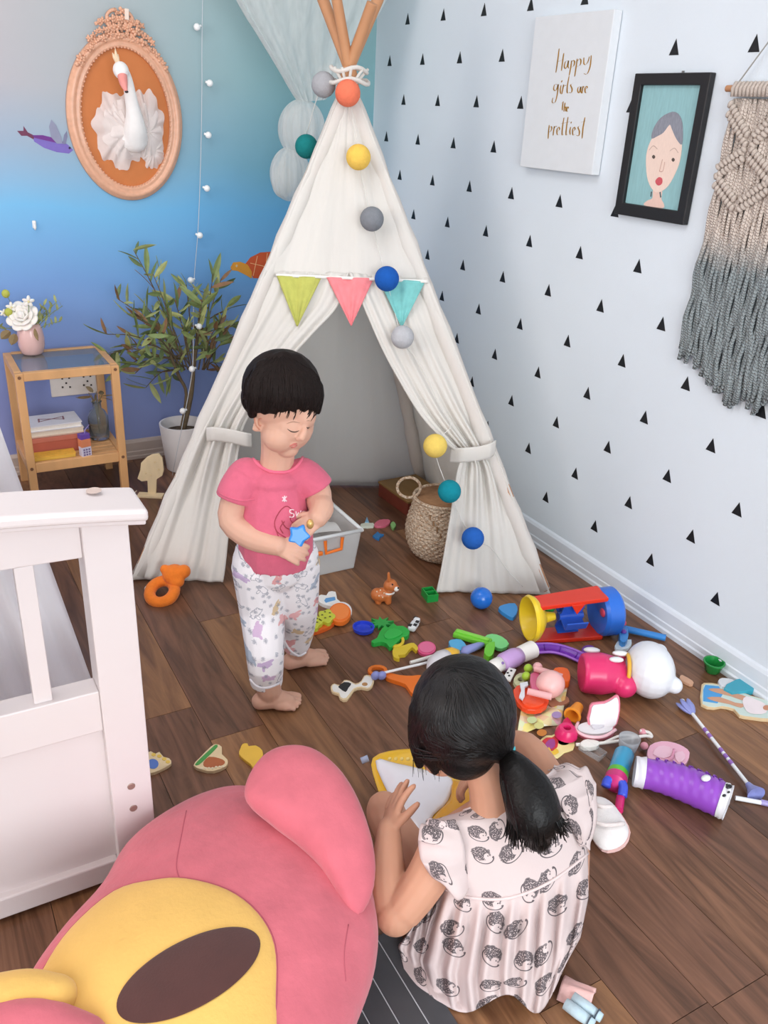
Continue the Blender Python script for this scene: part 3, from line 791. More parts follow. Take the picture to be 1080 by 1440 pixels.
for i in range(46):                                     # fringe
    x = -MW*1.0+2*MW*(i+.5)/46; end = -.572-.075*min(1, max(0, (x+MW)/.13))-rm.random()*.035-.012*math.sin(i*.6)
    ph = rm.random()*6; k = 1.06+.14*abs(x/MW)
    pts = [(x*(1+.1*min(1, max(0, (-y-.2)/.3)))+.0025*math.sin(y*60+ph)*min(1, max(0, -y-.25)*4), y, .012+.004*math.sin(y*45+ph*2)+.003*(i % 2)) for y in [-.02+(end+.02)*t/22 for t in range(23)]]
    MB().tube(pts, [.0042+.0012*(t/22) for t in range(23)], 7).build('fringe_cord', DIP, mac, smooth=True)
def ridge(a, c, n):
    mb = MB(); A_, C_ = Vector((*a, .022)), Vector((*c, .022)); d = (C_-A_).normalized()
    for k in range(n):
        p = A_.lerp(C_, (k+.5)/n); mb.ball((.0058, .0095, .0075), frame(p, d) @ RZ(.25), 10, 6)
    mb.build('knot_ridge', ROPE, mac, smooth=True)
for cx in (-.078, .078):
    for sg in (-1, 1):
        for dd in (0, .02):
            ridge((cx+sg*.076, -.028-dd), (cx+sg*.006, -.095-dd), 9)
            ridge((cx+sg*.006, -.118-dd), (cx+sg*.076, -.165-dd), 8)
            ridge((cx+sg*.076, -.178-dd), (cx+sg*.006, -.228-dd), 8)
# ================================================================ bedside shelf
PINE = M('#dca873', .5, .14, 18, stretch=(1, 1, .25), bump=.05)
SX0, SX1, SY0, SY1, ST = -1.438, -1.112, -.34, -.055, .472
sh = thing('bedside_shelf', 'small pine side table with glass top against the blue wall', 'side table', ((SX0+SX1)/2, (SY0+SY1)/2, 0))
lw = .026
for x in (SX0, SX1-lw):
    for y in (SY0, SY1-lw):
        MB().bounds((x, y, 0), (x+lw, y+lw, ST-.002)).build('leg', PINE, sh, True, bevel=.002)
for y in (SY0, SY1-lw+.004):
    MB().bounds((SX0+lw, y, ST-.028), (SX1-lw, y+.022, ST)).build('top_rail', PINE, sh, True, bevel=.002)
    MB().bounds((SX0+lw, y+.002, .128), (SX1-lw, y+.02, .162)).build('lower_rail', PINE, sh, True, bevel=.002)
for x in (SX0+.001, SX1-lw+.003):
    MB().bounds((x, SY0+lw, ST-.028), (x+.022, SY1-lw, ST)).build('top_rail', PINE, sh, True, bevel=.002)
    MB().bounds((x, SY0+lw, .128), (x+.02, SY1-lw, .162)).build('lower_rail', PINE, sh, True, bevel=.002)
MB().bounds((SX0+.02, SY0+.018, ST-.008), (SX1-.02, SY1-.018, ST-.003)).build('glass_top', M('#c5d2d8', .05, .01, 5, trans=.85, ior=1.3), sh, True)
for k in range(7):
    y0 = SY0+.03+k*.033
    MB().bounds((SX0+.024, y0, .150), (SX1-.024, y0+.026, .160)).build('shelf_slat', PINE, sh, True, bevel=.002)
for x in (SX0+lw/2, SX1-lw/2):
    for z in (ST-.014, .145):
        MB().tube([(x, SY0+.001, z), (x, SY0-.0015, z)], .0055, 12).build('screw', M('#8a6248', .4, metal=.4), sh, True)
SHZ = .1605
bk = thing('white_book', 'white hardcover book lying flat on top of the shelf stack', 'book', frame(Vector((-1.325, -.20, SHZ+.084)), (1, .03, 0)))
MB().bounds((-.088, -.06, 0), (.088, .06, .003)).build('cover', M('#eceaf0', .4), bk)
MB().bounds((-.085, -.057, .003), (.085, .057, .016)).build('pages', M('#f5efe6', .8, .05, 200), bk)
MB().bounds((-.088, -.06, .016), (.088, .06, .019)).build('cover', M('#eceaf0', .4), bk)
for pts in ([(-.04, -.012), (-.005, .0), (.035, .012)], [(-.04, .014), (0, .002), (.038, -.014)], [(-.045, -.018), (-.04, .018)], [(.036, -.018), (.04, .018)]):
    MB().tube([(p[0], p[1], .0193) for p in pts], .003, 6, flat=.15).build('cover_print', M('#9b6f76', .6), bk)
bk = thing('cream_book', 'cream paperback under the white book on the shelf', 'book', frame(Vector((-1.322, -.198, SHZ+.062)), (1, .0, 0)))
MB().bounds((-.09, -.062, 0), (.09, .062, .004)).build('cover', M('#d9b7a4', .5), bk)
MB().bounds((-.086, -.059, .004), (.088, .059, .017)).build('pages', M('#efe2cf', .8, .05, 200), bk)
MB().bounds((-.09, -.062, .017), (.09, .062, .021)).build('cover', M('#e6d6c6', .5), bk)
bk = thing('red_box', 'terracotta red cardboard box below the books on the shelf', 'box', frame(Vector((-1.325, -.198, SHZ)), (1, .02, 0)))
MB().bounds((-.092, -.064, 0), (.092, .064, .048)).build('box_body', M('#b9604c', .6), bk, bevel=.002)
MB().bounds((-.0935, -.0655, .044), (.0935, .0655, .061)).build('box_lid', M('#c87460', .6), bk, bevel=.002)
ju = thing('juice_carton', 'purple juice carton with straw standing on the slatted shelf', 'carton', frame(Vector((-1.245, -.318, SHZ)), (1, .25, 0)))
MB().box(.034, .026, .034).build('carton_base', M('#d8d3e6', .4), ju, bevel=.0015)
MB().box(.0345, .0265, .028, T(0, 0, .034)).build('carton_band', M('#e08a62', .4), ju, bevel=.001)
MB().box(.034, .026, .018, T(0, 0, .062)).build('carton_top', M('#6a4aa5', .4), ju, bevel=.0015)
MB().tube([(.004, 0, .078), (.006, 0, .09), (.028, .012, .102)], .0018, 8).build('straw', M('#9d8fd0', .4), ju, smooth=True)
for i in range(3):
    for j in range(3): MB().box(.006, .0006, .006, T(-.009+.009*i, -.0134, .004+.009*j)).build('carton_print', M('#7d6f9a', .5), ju)
yb = thing('yellow_notebook', 'yellow notebook lying on the slatted shelf before the red box', 'notebook', frame(Vector((-1.345, -.293, SHZ)), (1, .0, 0)))
MB().box(.135, .046, .012).build('pages', M('#e9b64c', .6, .2, 120, stretch=(.2, 1, 5)), yb)
MB().box(.138, .048, .003, T(0, 0, .012)).build('cover', M('#e8b245', .55, .15, 60), yb)
gb = thing('glass_bottle', 'clear glass bottle with dried sprig on the slatted shelf', 'bottle', (-1.165, -.17, SHZ))
MB().shell([(0, .003), (.033, .003), (.035, .012), (.035, .085), (.026, .105), (.015, .115), (.015, .135), (.018, .138), (.018, .141), (.0125, .141), (.0125, .115), (.023, .103), (.032, .085), (.032, .014), (.0, .008)], n=24).build('bottle_glass', M('#dfe4e2', .04, .01, 5, trans=.92, ior=1.25), gb, smooth=True)
for k in range(5):
    a = k*1.3; MB().tube(smooth_pts([(0, 0, .02), (.006*math.cos(a), .006*math.sin(a), .12), (.025*math.cos(a), .02*math.sin(a), .17)], 3), .0016, 6).build('dry_stem', M('#8a7a55', .8), gb, smooth=True)
def leaf_mesh(l, w, name='leaf', curl=.25):
    def fn(u, v):
        x = v*l; s_ = (u-.5)*2; ww = w*math.sin(PI*min(1, .06+.94*v))**.8
        return Vector((x, s_*ww, curl*l*(-(v*v)*.5)+.18*w*abs(s_)))
    return MB().grid(fn, 5, 8).mesh(name)
LEAFM = [M('#7f8f58', .5, .2, 50), M('#a3a96e', .5, .2, 50), M('#65764c', .5, .2, 50), M('#96805a', .6, .2, 50)]
def put_leaf(me, parent, p, d, roll=0, s=1, name='leaf'):
    o = bpy.data.objects.new(name, me); COL.objects.link(o); o.parent = parent
    d = Vector(d).normalized()
    m = frame(Vector(p), d) @ RX(roll) @ Matrix.Scale(s, 4)
    o.matrix_basis = parent.matrix_basis.inverted() @ m
    return o
lm = leaf_mesh(.05, .008); lm.materials.append(LEAFM[3])
for k in range(7):
    a = k*.9; put_leaf(lm, gb, gb.location+Vector((.02*math.cos(a), .018*math.sin(a), .155+.008*(k % 3))), (math.cos(a), math.sin(a), .1-.25*(k % 2)), k)
# vase and flowers
vz = fl(46, 497, ST)
va = thing('pink_vase', 'rounded pale pink vase standing on the glass shelf top', 'vase', vz)
MB().shell([(0, 0), (.03, 0), (.036, .006), (.043, .03), (.044, .055), (.040, .085), (.034, .104), (.031, .104), (.036, .085), (.04, .055), (.039, .03), (.032, .01), (0, .008)], n=32).build('vase_body', M('#e9bfb9', .22, .04, 20, coat=.4), va, smooth=True)
def VZ(x, y, o=0): return vp(x, y, vz-HF*o)
ro = thing('white_rose', 'large white rose blooming over the pink vase', 'flower', VZ(36, 470))
cR = VZ(33, 446, .01); PETAL = M('#f5efe8', .7, .03, 40, sss=.15)
MB().tube([VZ(42, 480), cR], .0022, 6).build('stem', LEAFM[0], ro, True)
rr = random.Random(2)
rf = frame(cR, HR, (-HF+Z3*.7).normalized())           # the bloom faces the room
for n_, R, ti, pr, k0 in ((1, 0, 0, .012, 0), (3, .007, .25, .012, .3), (5, .015, .5, .015, .8), (6, .025, .8, .019, .1), (8, .036, 1.1, .021, .5)):
    for k in range(n_):
        a = 2*PI*k/n_+k0
        MB().ball((pr*.34 if n_ > 1 else pr, pr, pr*1.05), rf @ RZ(a) @ T(R, 0, .02-R*.45) @ RY(ti), 12, 8).build('petal', PETAL, ro, True, True)
for (x, y, r) in ((16, 432, .016), (40, 424, .018), (36, 474, .014), (5, 440, .012)):
    sf = thing('small_white_flower', 'small white filler blossom beside the big rose', 'flower', VZ(x, y, .015), 'small white blossoms in the vase')
    c = VZ(x, y, .02)
    for k in range(5):
        a = 2*PI*k/5+x
        MB().ball((r*.6, r*.18, r*.34), T(*c) @ RY(a) @ T(r*.55, 0, 0), 8, 6).build('petal', PETAL, sf, True, True)
    MB().ball(r*.22, T(*(c+Vector((0, -.004, 0)))), 8, 6).build('flower_centre', M('#e6d9a0', .7), sf, True, True)
    MB().tube([c, VZ(42, 470)], .0012, 6).build('stem', LEAFM[0], sf, True)
for (x, y) in ((8, 413), (12, 439)):
    bu = thing('yellow_bud', 'round yellow-green bud beside the white rose', 'flower', VZ(x, y, .02), 'yellow-green buds in the vase')
    MB().ball((.013, .012, .014), T(*VZ(x, y, .025)), 12, 8).build('bud', M('#bcbf52', .6, .2, 60), bu, True, True)
    MB().tube([VZ(x, y, .02), VZ(40, 470)], .0012, 6).build('stem', LEAFM[0], bu, True)
fo_ = thing('foliage_sprig', 'green foliage sprigs spreading from the pink vase', 'foliage', VZ(44, 470))
ls = [leaf_mesh(.05, .008), leaf_mesh(.04, .016)]
ls[0].materials.append(LEAFM[1]); ls[1].materials.append(LEAFM[3])
for (x, y) in ((62, 428), (70, 440), (85, 452), (88, 430), (80, 424), (-5, 462), (66, 436)):
    e = VZ(x, y); MB().tube(smooth_pts([VZ(44, 470), VZ((44+x)/2, (470+y)/2-4), e], 3), .0012, 6).build('stem', LEAFM[0], fo_, True)
    for k in range(5):
        t = .45+.13*k; p = VZ(44+(x-44)*t, 470+(y-470)*t)
        put_leaf(ls[0], fo_, p, HR*(rr.random()-.4)+Z3*(.4+rr.random())-HF*(rr.random()-.3), rr.random()*6, .55)
for x, y, d in ((22, 470, HR*-.5-Z3), (50, 462, HR*.1-Z3*1.0), (14, 466, -HR*.9-Z3*.7)): put_leaf(ls[1], fo_, VZ(x, y, .046), d-HF*.2, 1.2, 1)

# ================================================================ olive tree in a white pot
pc = Vector((-.86, -.17, 0))
ol = thing('potted_olive_tree', 'bushy artificial olive tree in a white pot behind the tent', 'potted plant', pc)
MB().shell([(0, 0), (.062, 0), (.068, .004), (.086, .178), (.086, .182), (.080, .182), (.078, .15), (.064, .01), (0, .01)], n=40).build('pot', M('#eeeaea', .35, .02), ol, smooth='auto')
MB().lathe([(0, .145), (.078, .143)], n=24).build('soil', M('#7a6552', .95, .3, 90, bump=.8), ol, smooth=True)
BARK = M('#6a5a45', .85, .25, 60, bump=.5)
rp = random.Random(21)
def OP(x, y, o=.17): return bw(x, y, o)
MB().tube(smooth_pts([pc+Vector((0, 0, .14)), OP(268, 560), OP(272, 520), OP(278, 470), OP(282, 430)], 4), [.009]*8+[.007]*5+[.005]*4, 8).build('trunk', BARK, ol, True, True)
MB().tube(smooth_pts([pc+Vector((-.01, 0, .14)), OP(262, 555), OP(252, 530), OP(240, 500)], 4), .006, 8).build('trunk', BARK, ol, True, True)
olv = []
for i, (l, w) in enumerate(((.09, .0095), (.075, .009), (.065, .0095), (.08, .0085))):
    q = leaf_mesh(l, w, curl=.3); q.materials.append([LEAFM[0], LEAFM[1], LEAFM[2], M('#8a684a', .6, .2, 50)][i]); olv.append(q)
tips = [(188, 352), (215, 385), (165, 420), (185, 445), (205, 430), (150, 470), (178, 490), (205, 470), (230, 440), (245, 420), (262, 400), (300, 385), (310, 395), (285, 420), (320, 430), (330, 455), (305, 460), (280, 470), (255, 465), (235, 490), (215, 510), (190, 525), (170, 520), (260, 500), (295, 500), (310, 520), (240, 530), (205, 545), (148, 500), (325, 480)]
nl = 0
for (x, y) in tips:
    o_ = .06+rp.random()*.2; e = OP(x, y, o_)
    a = OP(276-(276-x)*.25+rp.uniform(-6, 6), 520 if x > 200 else 505, .17)
    mid_ = a.lerp(e, .55)+Vector((0, 0, .03)); P = smooth_pts([a, mid_, e], 5)
    MB().tube(P, [.003-.0018*k/(len(P)-1) for k in range(len(P))], 6).build('branch', BARK, ol, True, True)
    for k in range(9):
        t = .35+.65*k/8; i = min(int(t*(len(P)-1)), len(P)-2); p = P[i].lerp(P[i+1], t*(len(P)-1)-i)
        d = (P[-1]-P[0]).normalized(); side = Vector((rp.uniform(-1, 1), rp.uniform(-.8, .5), rp.uniform(-.7, .9))).normalized()
        put_leaf(olv[rp.choice((0, 0, 1, 1, 2, 3))], ol, p, d*.7+side*.9, rp.random()*6, .75+.45*rp.random()); nl += 1
# wooden cloud-shaped stacking toy by the tent
pg = thing('wooden_tree_cutout', 'pale wooden cloud-shaped tree cutout on a stand beside the tent', 'wooden toy', fl(212, 695))
P0 = fl(212, 695); N0 = -HF
out, m = local_outline([(194, 672), (198, 660), (199, 650), (207, 642), (215, 638), (224, 637), (229, 643), (230, 652), (231, 660), (229, 668), (221, 673), (220, 700), (209, 700), (208, 675), (200, 676)], P0, N0, HR)
PALE = M('#e3cda7', .6, .08, 40, stretch=(1, 1, .3))
MB().prism(out, .008, m).build('cutout', PALE, pg, True, bevel=.0015)
MB().box(.09, .035, .008, frame(fl(212, 698), HR)).build('stand', PALE, pg, True, bevel=.001)
for x, y in ((205, 665), (218, 650), (212, 668), (223, 660)):
    MB().tube([pl(x, y, P0-HF*.0082, N0)-HF*0, pl(x, y, P0-HF*.0092, N0)], .004, 10).build('engraving', M('#cdb48a', .6), pg, True)
MB().tube(smooth_pts([fl(192, 690, .01), fl(180, 700, .012), fl(165, 690, .012)], 4), .0018, 6).build('pull_string', M('#e6d6c0', .8), pg, True)

# ================================================================ white bed
BW = M('#ddd3d2', .38, .015, 12, bump=.05, bscale=60, stretch=(.3, 1, 1))
bed = thing('white_bed', 'white painted wooden bed end with slats and panel', 'bed', (-1.94, -2.0, 0))
BX1, BX0, FY = -1.478, -2.402, -2.03
for x in (BX0, BX1-.067):
    MB().bounds((x, FY, 0), (x+.067, FY+.06, .722)).build('post', BW, bed, True, bevel=.002)
def arch(x): t = (x+1.94)/.48; return .06*(1-t*t)*.62
xs = [BX0-.02+(BX1+.02-BX0+.02)*k/40 for k in range(41)]
def strip(y0, y1, z0, z1, a0=1, a1=1, x0=None, x1=None):
    X = [x for x in xs if (x0 is None or x >= x0) and (x1 is None or x <= x1)]
    if x0 is not None: X = [x0]+X
    if x1 is not None: X = X+[x1]
    mb = MB(); vs = []; fs = []
    for x in X: vs += [(x, y0, z0+a0*arch(x)), (x, y1, z0+a0*arch(x)), (x, y1, z1+a1*arch(x)), (x, y0, z1+a1*arch(x))]
    for k in range(len(X)-1):
        for j in range(4): a, c = 4*k+j, 4*k+(j+1) % 4; fs.append((a, a+4, c+4, c))
    n = 4*(len(X)-1); fs += [(0, 1, 2, 3), (n+3, n+2, n+1, n)]
    return mb.add(vs, fs)
strip(-2.078, -1.985, .728, .747).build('cap_rail', BW, bed, True, bevel=.006, weld=True, seg=3)
strip(-2.058, -1.995, .714, .728).build('cap_moulding', BW, bed, True, bevel=.003, weld=True)
strip(FY+.012, FY+.045, .655, .716, .3, 1, BX0+.067, BX1-.067).build('upper_rail', BW, bed, True, bevel=.002, weld=True)
MB().bounds((BX0+.067, FY+.008, .342), (BX1-.067, FY+.05, .42)).build('middle_rail', BW, bed, True, bevel=.002)
MB().bounds((BX0+.067, FY+.008, .012), (BX1-.067, FY+.05, .056)).build('lower_rail', BW, bed, True, bevel=.003)
MB().bounds((BX0+.067, FY+.022, .056), (BX1-.067, FY+.036, .342)).build('panel', BW, bed, True)
x = -1.627
while x > BX0+.1:
    MB().bounds((x-.0135, FY+.016, .42), (x+.0135, FY+.04, .66)).build('slat', BW, bed, True, bevel=.0015); x -= .092
for z in (.217, .168):
    MB().tube([(-1.512, FY+.002, z), (-1.512, FY-.0015, z)], .0068, 14).build('screw_cap', M('#a58f85', .35, .1, metal=.5), bed, True, bevel=.001)
hp = fl(133, 693, .7585); MB().tube([(hp.x, hp.y+.005, .7598), (hp.x, hp.y+.005, .7606)], .011, 16).build('bolt_hole', M('#c9b5ac', .7), bed, True)
MB().bounds((BX0+.02, FY+.06, .15), (BX1-.03, -.35, .2)).build('bed_base', BW, bed, True)
# white curtain hanging over the bed
CUR = M('#f6f3f4', .95, .02, 20, bump=.3, bscale=120, spec=.1, stretch=(1, 1, .2))
nt = CUR.node_tree; b = nt.nodes['Principled BSDF']
tr = nt.nodes.new('ShaderNodeBsdfTranslucent'); tr.inputs[0].default_value = srgb('#f6f3f4')+(1,)
ms = nt.nodes.new('ShaderNodeMixShader'); ms.inputs[0].default_value = .5
nt.links.new(b.outputs[0], ms.inputs[1]); nt.links.new(tr.outputs[0], ms.inputs[2]); nt.links.new(ms.outputs[0], nt.nodes['Material Output'].inputs[0])
cu = thing('bed_curtain', 'gauzy white curtain draped over the white bed', 'curtain', (-1.75, -1.72, .2))
A0, A1 = bw(-20, 545, 1.75), bw(150, 1015, 1.75)
dd = (A1-A0)/(A0.z-A1.z)
def fc(u, v):
    z = .98*(1-v)+.21*v; right = A1+dd*(A1.z-z) if z < 1.3 else A1+dd*(A1.z-1.3)
    xr = right.x; x_ = xr+(-2.3-xr)*u
    return Vector((x_, -1.75+.025*math.sin(u*34+v*2)*(1-.4*v)+.015*math.sin(u*71+v*5), z))
MB().grid(fc, 90, 30).build('curtain_cloth', CUR, cu, True, True, thick=.0015)
# ================================================================ helpers for bodies
def hand(mb, m, s=1.0, curl=(.5, .5, .55, .6), spread=.12, thumb=(.9, .3), side=1, fr=.0088, plen=.05):
    """palm and five fingers; m: x along the fingers, y towards the thumb, z out of the back of the hand"""
    L = [.046, .052, .048, .037]
    fr *= s; pl_ = plen*s
    mb.ball((pl_*.62, .030*s, .0125*s), m @ T(pl_*.48, 0, 0), 16, 10)
    mb.ball((.018*s, .02*s, .014*s), m @ T(.002*s, 0, 0), 12, 8)
    for k in range(4):
        y = side*(.0235-.0155*k)*s; a = side*spread*(1.5-k)
        p = Vector((pl_*(.92 if k != 3 else .84), y, .001)); pts = [Vector((pl_*.5, y*.8, 0)), p]; ang = .1
        for j, f in enumerate((.45, .32, .23)):
            ang += curl[k]*(.5+.35*j)
            d = Vector((math.cos(ang)*math.cos(a), math.cos(ang)*math.sin(a), -math.sin(ang)))
            pts.append(pts[-1]+d*(L[k]*f*s))
        limb(mb, [m @ q for q in pts], [fr*1.05, fr, fr*.95, fr*.88, fr*.72], 10, 2)
    ta, tc = thumb
    b0 = Vector((pl_*.15, side*.018*s, -.002)); d1 = Vector((math.cos(ta), side*math.sin(ta), -.25)).normalized()
    d2 = Vector((math.cos(ta-tc), side*math.sin(ta-tc), -.35)).normalized()
    pts = [b0, b0+d1*.026*s, b0+d1*.026*s+d2*.02*s, b0+d1*.026*s+d2*.036*s]
    limb(mb, [m @ q for q in pts], [fr*1.25, fr*1.12, fr, fr*.78], 10, 2)
def hand_frame(o, along, back): return frame(o, along, back)
def trace(name, bv, pixs, r, mat, parent, off=.0004, n=4, flat=None, taper=False):
    mb = MB()
    for pix in pixs:
        pts = smooth_pts([Vector((x, y, 0)) for x, y in pix], n); P = []
        for p in pts:
            h = hit(bv, p.x, p.y, off)
            if h is not None: P.append(h)
        if len(P) > 1:
            k = len(P); mb.tube(P, [r*(1-.75*abs(2*i/(k-1)-1)**2) if taper else r for i in range(k)], 6, flat=flat)
    if mb.v: return mb.build(name, mat, parent, True, True)
def patch(name, bv, pix, mat, parent, off=.0006, grow=0, closed_n=3, rings=6):
    """flat print or sewn patch: outline traced onto a surface and filled"""
    P2 = smooth_pts([Vector((x, y, 0)) for x, y in pix], closed_n, True); n = len(P2)
    c = sum(P2, Vector())/n; rows = []; 
    for k in range(rings+1):
        t = k/rings; row = []
        for p in P2:
            q = c+(p-c)*t; h = hit(bv, q.x, q.y, off)
            row.append(h)
        rows.append(row)
    good = [h for r in rows for h in r if h is not None]
    if not good: return None
    for r in rows:
        last = next((h for h in r if h is not None), good[0])
        for i in range(n):
            if r[i] is None: r[i] = last
            last = r[i]
    mb = MB(); vs = [v for r in rows for v in r]; fs = []
    for k in range(rings):
        for i in range(n): j = (i+1) % n; fs.append((k*n+i, (k+1)*n+i, (k+1)*n+j, k*n+j))
    mb.add(vs, fs)
    return mb.build(name, mat, parent, True, True, weld=True)
SKIN = M('#d6a892', .55, .04, 25, sss=.18, spec=.35)
SKIN2 = M('#cb967b', .55, .04, 25, sss=.18, spec=.35)
HAIR = M('#0d0b0b', .42, .3, 120, bump=.35, bscale=160, spec=.3)
HAIR2 = M('#1d1513', .6, .3, 120, bump=.3, bscale=160, spec=.15)
def print_mat(name, base, ink, sc, kind, inks=None, attr='puv'):
    """fabric print drawn cell by cell from a 2D Voronoi lattice on the cloth's own coordinates"""
    m, nt, b = node_mat(name, .95, .15); N = nt.nodes; Lk = nt.links.new
    at = N.new('ShaderNodeAttribute'); at.attribute_name = attr
    def math_(op, a, c=None, d=None):
        n = N.new('ShaderNodeMath'); n.operation = op
        for i, v in enumerate((a, c, d)):
            if v is None: continue
            if isinstance(v, (int, float)): n.inputs[i].default_value = v
            else: Lk(v, n.inputs[i])
        return n.outputs[0]
    vo = N.new('ShaderNodeTexVoronoi'); vo.voronoi_dimensions = '2D'; vo.inputs['Scale'].default_value = sc; vo.inputs['Randomness'].default_value = .55
    Lk(at.outputs['Vector'], vo.inputs['Vector'])
    scl = N.new('ShaderNodeVectorMath'); scl.operation = 'SCALE'; scl.inputs[3].default_value = sc; Lk(at.outputs['Vector'], scl.inputs[0])
    ps = N.new('ShaderNodeVectorMath'); ps.operation = 'SCALE'; ps.inputs[3].default_value = sc; Lk(vo.outputs['Position'], ps.inputs[0])
    sb = N.new('ShaderNodeVectorMath'); sb.operation = 'SUBTRACT'; Lk(scl.outputs[0], sb.inputs[0]); Lk(ps.outputs[0], sb.inputs[1])
    sc3 = N.new('ShaderNodeSeparateColor'); Lk(vo.outputs['Color'], sc3.inputs[0])
    rt = N.new('ShaderNodeVectorRotate'); rt.rotation_type = 'Z_AXIS'; Lk(sb.outputs[0], rt.inputs['Vector'])
    Lk(math_('MULTIPLY_ADD', sc3.outputs[0], 2.6, -1.3), rt.inputs['Angle'])
    sp = N.new('ShaderNodeSeparateXYZ'); Lk(rt.outputs[0], sp.inputs[0]); x, y = sp.outputs[0], sp.outputs[1]
    def ell(cx, cy, rx, ry):
        a = math_('DIVIDE', math_('SUBTRACT', x, cx), rx); c = math_('DIVIDE', math_('SUBTRACT', y, cy), ry)
        return math_('SQRT', math_('ADD', math_('MULTIPLY', a, a), math_('MULTIPLY', c, c)))
    def inside(e): return math_('LESS_THAN', e, 1.0)
    def ringm(e, w=.1): return math_('LESS_THAN', math_('ABSOLUTE', math_('SUBTRACT', e, 1.0)), w)
    wob = N.new('ShaderNodeTexNoise'); wob.noise_dimensions = '2D'; wob.inputs['Scale'].default_value = sc*5; Lk(at.outputs['Vector'], wob.inputs['Vector'])
    stv = N.new('ShaderNodeTexNoise'); stv.noise_dimensions = '2D'; stv.inputs['Scale'].default_value = sc*26; Lk(at.outputs['Vector'], stv.inputs['Vector'])
    if kind == 'hedgehog':
        e = math_('ADD', ell(-.05, .05, .30, .22), math_('MULTIPLY_ADD', wob.outputs[0], .55, -.28))
        quill = math_('MULTIPLY', inside(e), math_('GREATER_THAN', stv.outputs[0], .40))
        face = ell(.18, -.05, .15, .12)
        q2 = math_('MULTIPLY', quill, math_('GREATER_THAN', face, 1.0))
        belly = ringm(ell(.02, -.06, .33, .2), .07)
        belly = math_('MULTIPLY', belly, math_('LESS_THAN', y, -.02))
        eye = inside(ell(.17, -.02, .022, .022)); nose = inside(ell(.33, -.06, .03, .025))
        rim = math_('MULTIPLY', ringm(e, .09), math_('GREATER_THAN', y, -.02))
        tot = math_('MAXIMUM', math_('MAXIMUM', q2, belly), math_('MAXIMUM', math_('MAXIMUM', eye, nose), math_('MULTIPLY', rim, .8)))
        mx = N.new('ShaderNodeMix'); mx.data_type = 'RGBA'; mx.inputs[6].default_value = srgb(base)+(1,); mx.inputs[7].default_value = srgb(ink)+(1,)
        Lk(math_('MULTIPLY', tot, .9), mx.inputs[0]); Lk(mx.outputs[2], b.inputs['Base Color'])
    else:
        e = math_('ADD', ell(0, 0, .34, .15), math_('MULTIPLY_ADD', wob.outputs[0], 1.3, -.65))
        neck = math_('ADD', ell(.27, .13, .2, .07), math_('MULTIPLY_ADD', wob.outputs[0], .9, -.45))
        leg = math_('ADD', ell(-.12, -.2, .07, .12), math_('MULTIPLY_ADD', wob.outputs[0], .6, -.3))
        body = math_('MAXIMUM', inside(e), math_('MAXIMUM', inside(neck), inside(leg)))
        cr = N.new('ShaderNodeValToRGB'); cr.color_ramp.interpolation = 'CONSTANT'; el = cr.color_ramp.elements
        while len(el) < len(inks): el.new(.5)
        for k, c in enumerate(inks): el[k].position = k/len(inks); el[k].color = srgb(c)+(1,)
        Lk(sc3.outputs[1], cr.inputs[0])
        full = math_('GREATER_THAN', sc3.outputs[2], .35)
        amt = math_('MULTIPLY', body, math_('MULTIPLY_ADD', full, .75, .0))
        line_ = math_('MULTIPLY', math_('MAXIMUM', ringm(e, .13), ringm(leg, .2)), math_('SUBTRACT', 1.0, full))
        mx = N.new('ShaderNodeMix'); mx.data_type = 'RGBA'; mx.inputs[6].default_value = srgb(base)+(1,); Lk(cr.outputs[0], mx.inputs[7]); Lk(amt, mx.inputs[0])
        mx2 = N.new('ShaderNodeMix'); mx2.data_type = 'RGBA'; Lk(mx.outputs[2], mx2.inputs[6]); mx2.inputs[7].default_value = srgb(ink)+(1,)
        sml = N.new('ShaderNodeTexVoronoi'); sml.voronoi_dimensions = '2D'; sml.inputs['Scale'].default_value = sc*1.9; Lk(at.outputs['Vector'], sml.inputs['Vector'])
        dots = math_('MULTIPLY', math_('LESS_THAN', math_('ADD', sml.outputs['Distance'], math_('MULTIPLY_ADD', stv.outputs[0], .5, -.25)), .16), .7)
        Lk(math_('MAXIMUM', math_('MULTIPLY', line_, .7), dots), mx2.inputs[0]); Lk(mx2.outputs[2], b.inputs['Base Color'])
    nb = N.new('ShaderNodeTexNoise'); nb.inputs['Scale'].default_value = 500
    tc_ = N.new('ShaderNodeTexCoord'); Lk(tc_.outputs['Object'], nb.inputs['Vector'])
    bp_ = N.new('ShaderNodeBump'); bp_.inputs['Strength'].default_value = .15; bp_.inputs['Distance'].default_value = .002
    Lk(nb.outputs[0], bp_.inputs['Height']); Lk(bp_.outputs[0], b.inputs['Normal'])
    return m
def set_puv(o, vals):
    a = o.data.attributes.new('puv', 'FLOAT_VECTOR', 'POINT')
    a.data.foreach_set('vector', [c for v in vals for c in v])

# ================================================================ toddler
TR = Vector((-1.03, -1.62, 0))
def tp(x, y, o=0.0): return vp(x, y, TR-HF*o)
tod = thing('person', 'toddler with short black hair, pink T-shirt and dinosaur print leggings standing barefoot', 'person', fl(405, 965))
b_ = MB()
